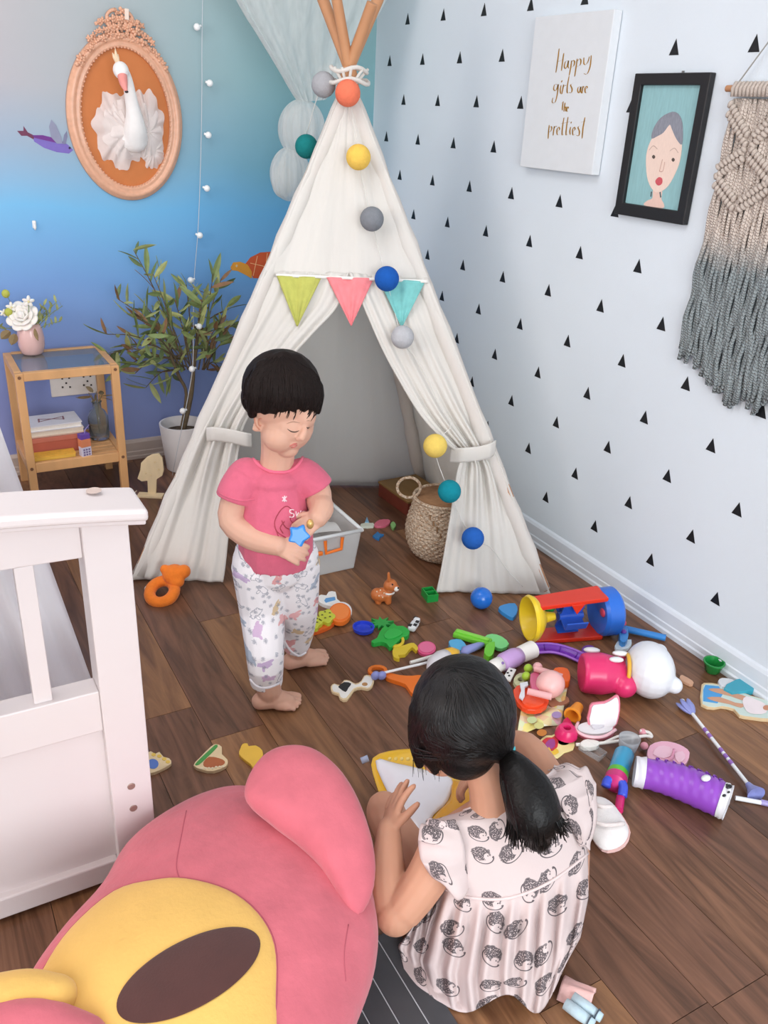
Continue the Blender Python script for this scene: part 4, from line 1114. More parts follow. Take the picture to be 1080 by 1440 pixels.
# head
head_m = frame(tp(397, 553, 0), HR)
b_.ball((.079, .084, .077), head_m)
b_.ball((.055, .054, .058), T(*tp(405, 596, .022)))
b_.ball((.03, .04, .035), T(*tp(423, 582, .03)))
b_.ball((.038, .04, .037), T(*tp(393, 611, .042)))      # near cheek
b_.ball((.025, .03, .027), T(*tp(417, 607, .034)))      # far cheek
b_.ball((.023, .024, .02), T(*tp(405, 630, .034)))     # chin
limb(b_, [tp(429, 599, .06), tp(427, 609, .07), tp(424.5, 615, .073)], [.0055, .0075, .0085], 10, 2)   # nose
b_.ball((.0055,)*3, T(*tp(419.5, 617, .073)), 10, 8)
b_.ball((.010, .010, .006), T(*tp(412, 625, .062)), 12, 8)
for dy, r in ((-9, .0075), (-5, .009), (0, .0095), (5, .008), (9, .006)):
    b_.ball((.0125, .008, r*1.15), T(*tp(365-abs(dy)*.3, 592+dy*1.15, .046)), 10, 8)
# neck and trunk
limb(b_, [tp(394, 605, .005), tp(391, 636, .0), tp(388, 662, 0)], [.042, .037, .037])
limb(b_, [tp(383, 678, 0), tp(385, 705, .005), tp(390, 755, .012), tp(390, 790, 0)], [.05, .058, .064, .056])
limb(b_, [tp(352, 675, .012), tp(383, 674, .0), tp(422, 671, -.01)], [.02, .03, .02])
# arm beside the camera
eR = tp(326, 733, .05); wR = tp(392, 768, .095)
limb(b_, [tp(341, 676, .022), tp(331, 702, .035), eR, tp(355, 756, .075), wR], [.028, .0305, .029, .028, .0215])
hand(b_, hand_frame(wR, tp(425, 780, .11)-wR, -HF*.8+Z3*.5+HR*.2), .74, (.55, .55, .5, .5), .12, (.7, .3), 1, .0086)
# far arm
eL = tp(449, 706, .01); wL = tp(447, 728, .06)
limb(b_, [tp(433, 674, -.01), tp(446, 688, -.008), eL, tp(452, 716, .035), wL], [.027, .029, .0285, .027, .022])
hand(b_, hand_frame(wL, tp(424, 745, .085)-wL, Z3*.8-HF*.5+HR*.3), .72, (.6, .6, .6, .6), .10, (.8, .4), -1, .0086)
# legs and feet
ank1 = fl(378, 968, .055); ank2 = fl(418, 912, .055)
limb(b_, [tp(366, 795, .015), tp(370, 862, .02), fl(375, 928, .13), ank1, fl(380, 975, .03)], [.045, .036, .032, .029, .028])
limb(b_, [tp(412, 795, -.01), tp(420, 850, -.02), fl(420, 884, .12), ank2, fl(420, 917, .03)], [.045, .034, .03, .028, .027])
def foot(ank, toe, s):
    d = Vector((toe.x-ank.x, toe.y-ank.y, 0)); L_ = d.length; d.normalize(); w = Vector((-d.y, d.x, 0))
    g = Vector((ank.x, ank.y, 0))-d*.02
    limb(b_, [g+Z3*.021, g+d*(L_*.45)+Z3*.024, g+d*(L_*.82)+Z3*.015], [.021, .023, .0148])
    limb(b_, [g+w*s*.012+Z3*.016, g+d*(L_*.5)+w*s*.016+Z3*.018, g+d*(L_*.8)+w*s*.02+Z3*.012], [.014, .016, .0115])
    limb(b_, [g+d*(L_*.5)-w*s*.012+Z3*.016, g+d*(L_*.78)-w*s*.017+Z3*.012], [.014, .0115])
    for k, (y, l, r) in enumerate(((.0235, .029, .0098), (.0085, .027, .0066), (-.0035, .024, .006), (-.0145, .020, .0057), (-.0245, .015, .0054))):
        a = g+d*(L_*.74-abs(y)*.25)+w*s*y+Z3*.011; limb(b_, [a, a+d*(l*.6)+Z3*.002, a+d*(l+.006)-Z3*.003], [r*.95, r, r*.9], 9, 2)
foot(ank1, fl(428, 991), 1); foot(ank2, fl(468, 926), 1)
body = organic('body', b_, .0025, SKIN, tod, 4, .45)
bvB = bvh_of(body)
# hair
h_ = MB()
h_.ball((.0835, .087, .080), frame(tp(396, 545, -.004), HR) @ RX(-.12))
h_.ball((.042, .05, .042), T(*tp(367, 560, -.014)))
for k in range(15):
    x_ = 382+70*k/14; P = []
    for q, of in (((396+(x_-396)*.35, 508), 0), ((x_+(x_-420)*.12, 545), .003), ((x_, 577-5*math.sin(PI*k/14)+3*math.sin(k*2.3)), .002)):
        hh = hit(bvB, q[0], q[1], of); P.append(hh if hh is not None else tp(min(q[0], 447), q[1], .02))
    limb(h_, P, [.018, .013, .007], 10, 3)
for a, c, e in (((372, 520), (360, 552), (356, 582)), ((400, 508), (380, 545), (373, 576)), ((398, 508), (366, 545), (364, 574))):
    P = []
    for q, of in ((a, .0), (c, .004), (e, .003)):
        hh = hit(bvB, q[0], q[1], of); P.append(hh if hh is not None else tp(q[0], q[1], .02))
    limb(h_, P, [.022, .019, .010], 10, 3)
hair = organic('hair', h_, .0034, HAIR2, tod, 7, .5)
bvH = bvh_of(hair, body)
rh = random.Random(4)
st = []
for k in range(210):
    f_ = rh.random(); x1 = 346+106*f_+rh.uniform(-2, 2)
    y1 = (577-5*math.sin(PI*f_)+rh.uniform(-16, 7)+(rh.uniform(4, 13) if rh.random() < .3 else 0)) if x1 > 378 else 580+rh.uniform(-14, 8)
    x0 = 394+(x1-394)*.3+rh.uniform(-6, 6); y0 = 500+rh.uniform(0, 14)+.05*abs(x1-394)
    st.append([(x0, y0), ((x0+x1)/2+(x1-396)*.26, (y0+y1)/2-12), (x1+(x1-396)*.05, y1-14), (x1-3, y1)])
trace('hair_strands', bvH, st, .0014, HAIR2, hair, .0002, 5, taper=True)['kind'] = 'stuff'
# face marks
LASH = M('#4a352c', .6)
trace('eyelid', bvB, [[(404, 603), (409, 606.5), (415, 607.5), (421, 605.5)], [(431, 601), (433, 602), (435, 600.5)]], .0013, LASH, tod, .0002, 4, taper=True)
trace('eyebrow', bvB, [[(403, 596), (412, 593), (422, 595)], [(431, 592), (434, 591.5), (436, 592)]], .0015, M('#9a7560', .8), tod, .0001, 4, flat=.4, taper=True)
trace('lips', bvB, [[(407, 627.5), (413, 625), (418, 623.5)], [(409, 629.5), (414, 628), (418, 625.5)]], .0022, M('#c9736b', .5), tod, .0001, 4, taper=True)
trace('ear_fold', bvB, [[(369, 580), (362, 580), (358, 588), (360, 598), (365, 604)], [(368, 588), (364, 590), (364, 597), (367, 599)]], .0016, M('#c88a72', .6), tod, .0002, 4)
# T-shirt
t_ = MB()
limb(t_, [tp(385, 682, 0), tp(385, 708, .006), tp(388, 750, .014), tp(388, 782, .006), tp(388, 790, .006)], [.064, .0745, .084, .084, .083], ends=False)
t_.ball((.064, .058, .030), T(*tp(387, 672, .004)))
limb(t_, [tp(347, 670, .012), tp(384, 682, .0), tp(426, 668, -.01)], [.042, .047, .039])
limb(t_, [tp(347, 670, .016), tp(335, 690, .03), tp(330, 703, .036)], [.043, .0435, .0425], ends=False)
limb(t_, [tp(428, 669, -.01), tp(441, 681, -.009), tp(446, 688, -.008)], [.040, .0395, .039], ends=False)
SHIRT = cloth('#d5677f', .2, 300, .06)
shirt = organic('t_shirt', t_, .0036, SHIRT, tod, 5, .5)
bvS = bvh_of(shirt)
rim = [(349, 628), (354, 642), (364, 654), (378, 662), (393, 664), (408, 662), (419, 654), (427, 641)]
trace('neckband', bvh_of(shirt, body), [rim], .0038, cloth('#e8708a', .2, 300), shirt, 0, 4)
trace('sleeve_hem', bvS, [[(307, 692), (320, 699), (340, 704), (358, 702)]], .0022, SHIRT, shirt, 0, 4)
trace('shirt_print', bvS, [[(389, 726), (396, 716), (404, 712), (412, 720), (408, 730), (414, 738)], [(389, 726), (386, 736), (390, 748), (402, 756)], [(396, 732), (402, 742), (412, 745)], [(386, 740), (392, 756)], [(400, 733), (394, 742), (398, 750)]], .0011, M('#a8404f', .8), shirt, .0002, 4)
trace('print_lettering', bvS, [[(413, 717), (408, 717), (408, 721), (413, 723), (412, 727), (407, 727)], [(416, 719), (417, 726), (419.5, 721), (421, 726), (423, 718)], [(429, 719), (425, 720), (426, 725), (429, 722), (430, 726)], [(433, 718), (433, 725)], [(433, 720), (436, 718), (438, 724)]], .0012, M('#f6dfe2', .8), shirt, .0003, 4)
trace('print_star', bvS, [[(397, 699), (403, 705)], [(403, 698), (397, 705)], [(400, 697), (400, 706)]], .0016, M('#f3cdd4', .8), shirt, .0003, 3)
# leggings
l_ = MB()
limb(l_, [tp(366, 782, .012), tp(390, 788, .012), tp(412, 782, .0)], [.060, .074, .060])
limb(l_, [tp(364, 792, .02), tp(369, 860, .022), fl(373, 925, .14), fl(374, 948, .09), fl(375, 962, .062)], [.063, .053, .043, .040, .037], ends=False)
limb(l_, [tp(414, 792, -.006), tp(420, 850, -.018), fl(420, 882, .13), fl(417, 900, .085), fl(416, 909, .062)], [.06, .047, .040, .037, .034], ends=False)
l_.ball(.06, T(*tp(364, 790, .02))); l_.ball(.057, T(*tp(414, 790, -.006)))
DINO = print_mat('dino_print', '#ece7e9', '#8d8f9c', 21, 'dino', ['#b796c4', '#d97f7d', '#cfae74', '#8fa0b5', '#c79fc7', '#e29a9a'])
leg_ = organic('leggings', l_, .0036, DINO, tod, 4, .5)
Mi = wmat(leg_); set_puv(leg_, [((Mi @ v.co).dot(HR)+.35*(Mi @ v.co).dot(HF), (Mi @ v.co).z, 0) for v in leg_.data.vertices])
bvL = bvh_of(leg_)
trace('cuff', bvL, [[(352, 955), (362, 965), (376, 967), (392, 961)]], .0035, cloth('#e9e4e8'), leg_, 0, 4)
trace('cuff', bvL, [[(400, 900), (408, 914), (420, 922), (430, 917)]], .0035, cloth('#e9e4e8'), leg_, 0, 4)
# toy held in the toddler's hands
hp_ = tp(420, 752, .125)
bh = thing('blue_star_toy', 'bright blue plastic star held in the hands of the toddler', 'toy', hp_)
star = [(math.cos(PI/2+2*PI*k/10)*(.026 if k % 2 == 0 else .017), math.sin(PI/2+2*PI*k/10)*(.026 if k % 2 == 0 else .017)) for k in range(10)]
MB().prism(star, .014, frame(hp_, HR*.9-Z3*.4, -HF+Z3*.4)).build('star', plastic('#2f86d6'), bh, True, bevel=.004)
MB().ball((.008, .008, .011), T(*tp(436, 737, .12)), 12, 8).build('gold_knob', M('#d8ac6a', .3, metal=.5), bh, True, True)

# ================================================================ girl seen from behind
def D(x, y, d): return CAM+ray(x, y)*d
girl = thing('person', 'girl with black ponytail in hedgehog print dress sitting on the floor, back turned', 'person', fl(700, 1330))
g_ = MB()
hc = D(652, 1004, 1.385)
hm = frame(hc, RT*.98+UP*.1, UP*.9+FW*.35)
g_.ball((.076, .086, .084), hm)
g_.ball((.045, .04, .05), T(*D(625, 1052, 1.43)))
limb(g_, [D(672, 1060, 1.39), D(686, 1100, 1.392), D(694, 1140, 1.398)], [.036, .033, .04])
limb(g_, [D(630, 1178, 1.405), D(692, 1160, 1.41), D(772, 1128, 1.41)], [.032, .05, .032])
limb(g_, [D(700, 1165, 1.415), D(710, 1240, 1.425), D(705, 1320, 1.43), D(700, 1350, 1.44)], [.062, .07, .085, .07])
# left arm raised beside the cushion
eA = D(556, 1287, 1.375); wA = D(547, 1166, 1.455)
limb(g_, [D(622, 1188, 1.40), D(598, 1238, 1.38), eA, D(546, 1235, 1.41), wA], [.036, .0345, .0305, .031, .0205])
hand(g_, hand_frame(wA, D(563, 1102, 1.49)-wA, -RT*.75-FW*.35+UP*.15), .86, (.16, .05, .08, .2), .2, (.8, .25), -1, .0082)
g_.ball(.0325, T(*eA), 16, 10)
# right arm reaching forward
limb(g_, [D(780, 1130, 1.41), D(764, 1088, 1.47), D(738, 1052, 1.52), D(705, 1055, 1.56), D(680, 1085, 1.555)], [.036, .033, .029, .027, .02])
hand(g_, hand_frame(D(680, 1085, 1.555), D(655, 1100, 1.56)-D(680, 1085, 1.555), UP), .8, (.5, .5, .5, .5), .1, (.8, .3), -1, .0088)
# folded legs
limb(g_, [D(640, 1330, 1.44), D(594, 1235, 1.52), D(546, 1155, 1.605), D(540, 1138, 1.62)], [.058, .05, .038, .034])
limb(g_, [D(542, 1142, 1.615), D(572, 1195, 1.565), D(598, 1275, 1.50), D(620, 1330, 1.47)], [.036, .034, .032, .03])
limb(g_, [D(760, 1310, 1.45), D(790, 1200, 1.53), D(740, 1110, 1.60)], [.058, .05, .038])
gbody = organic('body', g_, .0030, SKIN2, girl, 4, .5)
# hair with ponytail
h_ = MB()
h_.ball((.0865, .094, .092), hm @ T(0, -.006, .004))
h_.ball((.055, .05, .05), T(*D(655, 1052, 1.375)))
limb(h_, [D(600, 1000, 1.37), D(592, 1040, 1.385), D(590, 1075, 1.40)], [.03, .022, .008])
limb(h_, [D(620, 1020, 1.37), D(610, 1060, 1.38), D(612, 1085, 1.39)], [.03, .022, .007])
limb(h_, [D(690, 1030, 1.355), D(706, 1055, 1.35), D(716, 1067, 1.345)], [.04, .024, .0155])
ghair = organic('hair', h_, .0035, HAIR, girl, 4, .5)
p_ = MB()
tail = [D(714, 1064, 1.347), D(727, 1085, 1.325), D(743, 1115, 1.31), D(752, 1150, 1.305), D(757, 1178, 1.31)]
limb(p_, tail, [.0165, .0285, .040, .041, .022], 18, 4)
pony = organic('ponytail', p_, .0035, HAIR, girl, 3, .5)
MB().tube([D(714, 1064, 1.347)+(RT*math.cos(a)*.45+FW*math.sin(a)*.6+UP*math.cos(a)*.75)*.0185 for a in [2*PI*k/20 for k in range(20)]], .0042, 8, closed=True).build('hair_tie', M('#3fb6c2', .5), pony, True, True)
bvG = bvh_of(ghair); bvP = bvh_of(pony)
st = []
for k in range(150):
    a = -2.9+4.2*k/149; x0 = 632+rh.uniform(-10, 10); y0 = 945+rh.uniform(-8, 8)
    if k < 85:
        t = k/84; x1, y1 = 714+rh.uniform(-5, 3), 1064+rh.uniform(-6, 5); mx_ = 720-150*(1-t)+rh.uniform(-6, 6); my = 985+75*(1-t)+rh.uniform(-8, 8)
    else:
        t = (k-85)/64; x1 = 582+60*t+rh.uniform(-3, 3); y1 = 1060+25*t+rh.uniform(-14, 8); mx_ = 588+40*t; my = 985+rh.uniform(-5, 10)
    st.append([(x0, y0), (.5*(x0+mx_), .5*(y0+my)-12), (mx_, my), (x1, y1)])
trace('hair_strands', bvG, st, .0011, M('#171414', .38, .2, 60, spec=.4), ghair, .0002, 5, taper=True)['kind'] = 'stuff'
mb = MB()
for k in range(260):                                   # ponytail strands fanning out at the end
    s_ = rh.uniform(-1, 1); q = rh.uniform(-.3, 1)
    A_ = tail[0]+RT*(s_*.010); B_ = tail[1].lerp(tail[2], .5)+RT*(s_*.034)-FW*(.034*math.sqrt(max(0, 1-s_*s_)))*max(0, q)
    C_ = tail[3]+RT*(s_*.042)-FW*(.042*math.sqrt(max(0, 1-s_*s_)))*q
    E_ = D(757+s_*44+rh.uniform(-6, 6), 1192+rh.uniform(-20, 4)-16*max(0, s_)-6*abs(s_), 1.312)-FW*(.03*q*math.sqrt(max(0, 1-s_*s_)))
    P = smooth_pts([A_, B_, C_, E_], 4); n_ = len(P)
    mb.tube(P, [.0023*(1-.7*i/(n_-1)) for i in range(n_)], 5)
mb.build('ponytail_strands', HAIR, pony, True, True)['kind'] = 'stuff'
mb = MB()
for k in range(26):                                    # loose strands at the face side
    x = 582+rh.random()*40; y1 = 1075+rh.uniform(-12, 25)
    P = smooth_pts([D(x+6, 1010, 1.355), D(x-2, 1045, 1.375), D(x+rh.uniform(-6, 8), y1, 1.395)], 4)
    mb.tube(P, [.0013*(1-.8*i/(len(P)-1)) for i in range(len(P))], 5)
mb.build('loose_strands', HAIR, ghair, True, True)['kind'] = 'stuff'
# dress
HEDGE = print_mat('hedgehog_print', '#d6c5c3', '#4d474c', 21, 'hedgehog')
ROWS = [[(648, 1142), (668, 1135), (690, 1132), (708, 1130), (724, 1126)], [(600, 1156), (640, 1155), (690, 1152), (740, 1128), (792, 1098)], [(594, 1196), (650, 1202), (705, 1202), (765, 1176), (820, 1146)],
        [(622, 1248), (662, 1262), (718, 1262), (776, 1238), (826, 1200)], [(602, 1300), (655, 1316), (715, 1318), (775, 1296), (827, 1262)], [(590, 1350), (648, 1372), (712, 1372), (770, 1356), (816, 1318)],
        [(604, 1400), (655, 1424), (714, 1398), (758, 1424), (797, 1352)]]
def row_pt(R, u):
    P = smooth_pts([Vector((x, y, 0)) for x, y in R], 6); k = u*(len(P)-1); i = min(int(k), len(P)-2); return P[i].lerp(P[i+1], k-i)
def dress_fn(v0, v1, near):
    def fn(u, v):
        w = (v0+(v1-v0)*v)*(len(ROWS)-1); i = min(int(w), len(ROWS)-2); f = w-i
        a, c = row_pt(ROWS[i], u), row_pt(ROWS[i+1], u); p = a.lerp(c, f)
        t = 2*u-1; bulge = max(0, 1-t*t)**.5
        nb = [.03, .055, .075, .075, .085, .09, .095][i]*(1-f)+[.03, .055, .075, .075, .085, .09, .095][i+1]*f
        base = 1.415+.01*max(0, w-3)/3
        if near:
            fold = 0
            if w > 3: g = min(1, (w-3)*1.2); fold = (.0135-.002*(w-3))*g*math.sin(u*58+math.sin(w*1.1+u*5)*1.0)+.0035*g*math.sin(u*101+w)
            q = D(p.x, p.y, base-nb*bulge+fold)
        else: q = D(p.x, p.y-6*(w > 1), base+(.06+.02*max(0, w-2))*bulge)
        if q.z < .004: q = fl(p.x, p.y, .004+.001*math.sin(u*40))
        return q
    return fn
def dress_part(name, v0, v1, near, nu, nv):
    fn = dress_fn(v0, v1, near); o = MB().grid(fn, nu, nv).build(name, HEDGE, girl, True, True, thick=.0016)
    set_puv(o, [(u/(nu-1)*.25+.013, 1-(v0+(v1-v0)*v/(nv-1))*.36, 0) for v in range(nv) for u in range(nu)]); return o
yoke = dress_part('dress_yoke', 0, .5, True, 60, 34)
dress_part('dress_skirt', .5, 1, True, 110, 44)
dress_part('dress_front', .08, 1, False, 40, 30)
P = [dress_fn(0, 1, True)(k/30, .5)-FW*.001 for k in range(31)]; MB().tube(P, .0026, 7).build('waist_seam', cloth('#e2cfcd'), yoke, True, True)
P = [dress_fn(0, 1, True)(k/30, .0)-FW*.001 for k in range(31)]; MB().tube(P, .003, 7).build('neckline', cloth('#e8d6d4'), yoke, True, True)
# skirt side falling to the floor by the cushion
SR = [[(610, 1262), (604, 1268), (598, 1275)], [(606, 1300), (590, 1302), (578, 1308)], [(600, 1345), (578, 1340), (560, 1330)], [(604, 1398), (586, 1385), (568, 1362)]]
def side(u, v):
    w = v*3; i = min(int(w), 2); p = row_pt(SR[i], u).lerp(row_pt(SR[i+1], u), w-i)
    q = D(p.x, p.y, 1.405+.02*u+.007*math.sin(u*16+v*5)); 
    if q.z < .004: q = fl(p.x, p.y, .004)
    return q
o = MB().grid(side, 26, 26).build('skirt_side', HEDGE, girl, True, True, thick=.0016)
set_puv(o, [(.02-u/25*.06, 1-(.52+v/25*.45)*.36, 0) for v in range(26) for u in range(26)])
# flutter sleeves
def sleeve(name, A, B, seed):
    """A: row along the armhole seam, B: outer ruffled edge (pixels with depth)"""
    P = smooth_pts([D(*a) for a in A], 6); Q = smooth_pts([D(*c) for c in B], 6); n = len(P)-1
    def fn(u, v):
        k = u*n; i = min(int(k), n-1); a = P[i].lerp(P[i+1], k-i); c = Q[i].lerp(Q[i+1], k-i)
        return a.lerp(c, v)-FW*(.014*math.sin(PI*v*.8)+.006*v*math.sin(u*22+seed))+UP*(.003*v*math.sin(u*31+seed))
    o = MB().grid(fn, 50, 14).build(name, HEDGE, girl, True, True, thick=.0016)
    set_puv(o, [(u/49*.13+seed, v/13*.06+seed*.7, 0) for v in range(14) for u in range(50)])
sleeve('flutter_sleeve', [(640, 1152, 1.36), (652, 1185, 1.345), (655, 1215, 1.345), (660, 1245, 1.355)], [(604, 1148, 1.385), (588, 1168, 1.365), (592, 1205, 1.35), (618, 1245, 1.345), (646, 1262, 1.345)][:1]+[(588, 1170, 1.365), (598, 1218, 1.347), (646, 1262, 1.345)], .3)
sleeve('flutter_sleeve', [(758, 1092, 1.40), (775, 1108, 1.37), (792, 1140, 1.36), (815, 1190, 1.37)], [(775, 1080, 1.43), (815, 1088, 1.41), (832, 1125, 1.39), (824, 1180, 1.38)], 1.7)
sleeve('sleeve_lace', [(770, 1083, 1.425), (806, 1092, 1.405), (822, 1128, 1.385), (816, 1180, 1.376)], [(778, 1074, 1.44), (822, 1078, 1.425), (838, 1120, 1.40), (828, 1195, 1.385)], 2.9)
# ================================================================ big plush cushion
PINK = M('#cd6b77', .9, .16, 14, bump=.7, bscale=38, sheen=.25, spec=.1)
YEL = M('#e4b766', .9, .06, 14, bump=.25, bscale=120, sheen=.2, spec=.1)
plu = thing('plush_cushion', 'huge pink plush animal cushion with yellow muzzle and brown oval nose', 'plush toy', fl(320, 1330))
ZP = .115
def outl(pix, z): return [(lambda q: (q.x, q.y))(fl(x, y, z)) for x, y in pix]
def sm2(p, n=5): return [(v.x, v.y) for v in smooth_pts([Vector((a, c, 0)) for a, c in p], n, True)]
BODY = [(140, 1262), (176, 1202), (226, 1160), (290, 1127), (350, 1118), (440, 1140), (505, 1205), (530, 1290), (530, 1350), (512, 1410), (470, 1500), (380, 1590), (250, 1630), (110, 1600), (20, 1520), (30, 1410), (80, 1330)]
cen = fl(300, 1345, ZP)
pb = MB().puff(sm2(outl(BODY, ZP)), .105, T(0, 0, ZP), 12, .11, (cen.x, cen.y), .42)
pbody = organic('plush_body', pb, .009, PINK, plu, 5, .5)
bvp = bvh_of(pbody)
MUZ = [(62, 1362), (100, 1306), (160, 1254), (215, 1238), (262, 1236), (320, 1252), (362, 1284), (386, 1330), (388, 1400), (380, 1500), (300, 1560), (180, 1560), (80, 1500), (40, 1420)]
def inflate(name, pix, bv, H, mat, base_off=.001, rings=9, power=.5, par=None):
    P2 = smooth_pts([Vector((x, y, 0)) for x, y in pix], 4, True); n = len(P2); c = sum(P2, Vector())/n; rows = []
    for k in range(rings+1):
        t = math.sin(PI/2*k/rings); row = []
        for p in P2:
            q = c+(p-c)*t; d = ray(q.x, q.y).normalized(); h, nn, i, tt = bv.ray_cast(CAM, d)
            row.append(None if h is None else h+nn*(base_off+H*max(0, 1-t*t)**power))
        rows.append(row)
    for r in rows:
        good = [h for h in r if h is not None]
        if not good: r[:] = [rows[0][0]]*n; continue
        last = good[0]
        for i in range(n):
            if r[i] is None: r[i] = last
            last = r[i]
    mb = MB(); vs = [v for r in rows for v in r]; fs = []
    for k in range(rings):
        for i in range(n): j = (i+1) % n; fs.append((k*n+i, (k+1)*n+i, (k+1)*n+j, k*n+j))
    mb.add(vs, fs); return mb.build(name, mat, par or plu, True, True, weld=True)
muz = inflate('muzzle', MUZ, bvp, .016, YEL)
bvm = bvh_of(muz)
nose = [(265+112*math.cos(a)*math.cos(.50)-47*math.sin(a)*math.sin(.50)*-1*-1, 1372-112*math.cos(a)*math.sin(.50)-47*math.sin(a)*math.cos(.50)) for a in [2*PI*k/16 for k in range(16)]]
inflate('nose', nose, bvm, .004, M('#4c2a26', .9, .1, 30, bump=.2, bscale=300, sheen=.3), .0015, par=muz)
trace('muzzle_seam', bvp, [[(62, 1362), (100, 1306), (160, 1254), (215, 1238), (262, 1236), (320, 1252), (362, 1284), (386, 1330), (388, 1400), (384, 1439)]], .0022, M('#b85a68', .9), plu, .0, 5)
# ear, a fat folded lobe
EAR = [(345, 1128), (352, 1092), (376, 1062), (410, 1050), (446, 1056), (484, 1088), (512, 1140), (528, 1200), (524, 1255), (500, 1290), (476, 1262), (452, 1222), (418, 1188), (380, 1160)]
Pe = fl(440, 1165, .22); Ne = Vector((-.30, -.30, .9)).normalized()
eo, em = local_outline(EAR, Pe, Ne, HR)
organic('ear', MB().puff(sm2(eo, 4), .042, em, 9, .05, None, .45), .006, PINK, plu, 5, .5)
trace('seam', bvp, [[(262, 1140), (255, 1175), (248, 1215), (252, 1236)], [(490, 1300), (484, 1340), (486, 1380)]], .0012, M('#b85a68', .9), plu, -.0004, 5)
# paw with yellow palm and pink arm
pa = MB(); limb(pa, [fl(0, 1420, .20), fl(40, 1408, .20), fl(78, 1404, .205)], [.045, .04, .03])
organic('paw', pa, .006, YEL, plu, 4, .5)
pa = MB(); limb(pa, [fl(-20, 1462, .20), fl(50, 1455, .20), fl(115, 1470, .20)], [.045, .042, .036]); organic('arm', pa, .006, PINK, plu, 4, .5)
# dark grey slatted mat under the cushion
mt = thing('slatted_mat', 'dark grey slatted mat partly under the pink cushion', 'mat', (-1.27, -2.55, 0))
for k in range(6):
    x1 = -1.150-.041*k
    MB().bounds((x1-.0395, -2.85, 0), (x1, -2.33, .0035)).build('slat', M('#4b4c50', .35, .08, 30), mt, True, bevel=.0012)
    MB().bounds((x1-.041, -2.85, 0), (x1-.0395, -2.33, .0028)).build('joint_strip', M('#c9ccd0', .4), mt, True)
# ================================================================ toys on the floor
def pix_center(pix): return (sum(p[0] for p in pix)/len(pix), sum(p[1] for p in pix)/len(pix))
def flat(parent, name, pix, mat, z0, h, sm=2, holes=None, bevel=.001):
    """flat piece lying level: outline from pixels on the plane of its top face"""
    def conv(pp):
        q = [fl(x, y, z0+h) for x, y in pp]
        if sm: q = smooth_pts(q, sm, True)
        return [(p.x, p.y) for p in q]
    return MB().prism(conv(pix), h, T(0, 0, z0), [conv(hh) for hh in holes] if holes else None).build(name, mat, parent, True, bevel=bevel)
def cut(name, label, cat, pix, col, h=.008, z=0, sm=2, holes=None, group=None, rough=.4, part='piece'):
    c = pix_center(pix); t = thing(name, label, cat, fl(c[0], c[1], z), group)
    flat(t, part, pix, plastic(col, rough) if isinstance(col, str) else col, z, h, sm, holes)
    return t
def circ(cx, cy, rx, ry=None, n=14, rot=0):
    ry = rx*.62 if ry is None else ry
    return [(cx+rx*math.cos(a)*math.cos(rot)-ry*math.sin(a)*math.sin(rot), cy+rx*math.cos(a)*math.sin(rot)+ry*math.sin(a)*math.cos(rot)) for a in [2*PI*k/n for k in range(n)]]
WOODP = M('#e7cfa5', .6, .06, 40)
WHT = plastic('#eef0f2'); PWH = M('#f2efe9', .6, .03)
# --- orange plush ring
t = thing('plush_ring_rattle', 'orange plush ring rattle with animal head beside the tent', 'rattle', fl(233, 836))
c = fl(228, 832, .018)
OR = cloth('#ee7f2c', .4, 300, .1)
ring = [c+HR*(.034*math.cos(a))+HF*(.04*math.sin(a))+Z3*(.012*math.sin(a)) for a in [2*PI*k/24 for k in range(24)]]
MB().tube(ring, .0165, 12, closed=True).build('ring', OR, t, True, True)
mb = MB(); hc_ = fl(245, 808, .05); mb.ball((.034, .032, .03), T(*hc_)); mb.ball(.02, T(*(hc_+HR*.028+Z3*.012))); mb.ball(.014, T(*(hc_-HR*.026+Z3*.016))); mb.ball((.022, .018, .018), T(*(hc_+HR*.012-HF*.02-Z3*.012)))
organic('plush_head', mb, .004, OR, t, 3)
MB().ball(.01, T(*fl(208, 828, .011)), 14, 8).build('white_bell', PWH, t, True, True)
# --- clear storage box
fx = fl(497, 799); X1, Y0 = fx.x, fx.y
t = thing('storage_box', 'clear plastic storage box with orange handle inside the tent', 'storage box', (X1-.14, Y0+.14, 0))
CLEAR = M('#f2f5f6', .3, .02, 8, alpha=.3, spec=.3)
def frus(x0, x1, y0, y1, z, g=0): return [(x0-g, y0-g, z), (x1+g, y0-g, z), (x1+g, y1+g, z), (x0-g, y1+g, z)]
Wb, Db, Hb = .27, .27, .135
mb = MB(); a_ = frus(X1-Wb, X1, Y0, Y0+Db, .002)+frus(X1-Wb, X1, Y0, Y0+Db, Hb, .014)
mb.add(a_, [(3, 2, 1, 0), (0, 1, 5, 4), (1, 2, 6, 5), (2, 3, 7, 6), (3, 0, 4, 7)])
mb.build('box_body', CLEAR, t, True, thick=.003, bevel=.004)
rimp = [Vector(p) for p in frus(X1-Wb, X1, Y0, Y0+Db, Hb, .016)]
mb = MB()
for k in range(4): mb.tube([rimp[k], rimp[(k+1) % 4]], .006, 8); mb.ball(.006, T(*rimp[k]), 8, 6)
mb.build('rim', M('#eef1f3', .3, .02, 8, alpha=.75), t, True, True)
yf = Y0-.022
MB().tube([(X1-.105, yf+.008, Hb-.012), (X1-.105, yf, Hb-.05), (X1-.055, yf, Hb-.046), (X1-.05, yf+.004, Hb-.01)], .0055, 10).build('handle', plastic('#ee7a2a'), t, True, 'auto')
MB().box(.05, .012, .012, T(X1-.14, yf+.004, Hb-.055)).build('handle_grip', plastic('#ee7a2a'), t, True, bevel=.003)
def film(u, v): return Vector((X1-.03-.22*u, Y0+.03+.2*v, .12+.06*math.sin(u*3)*v+.01*math.sin(v*9+u*4)))
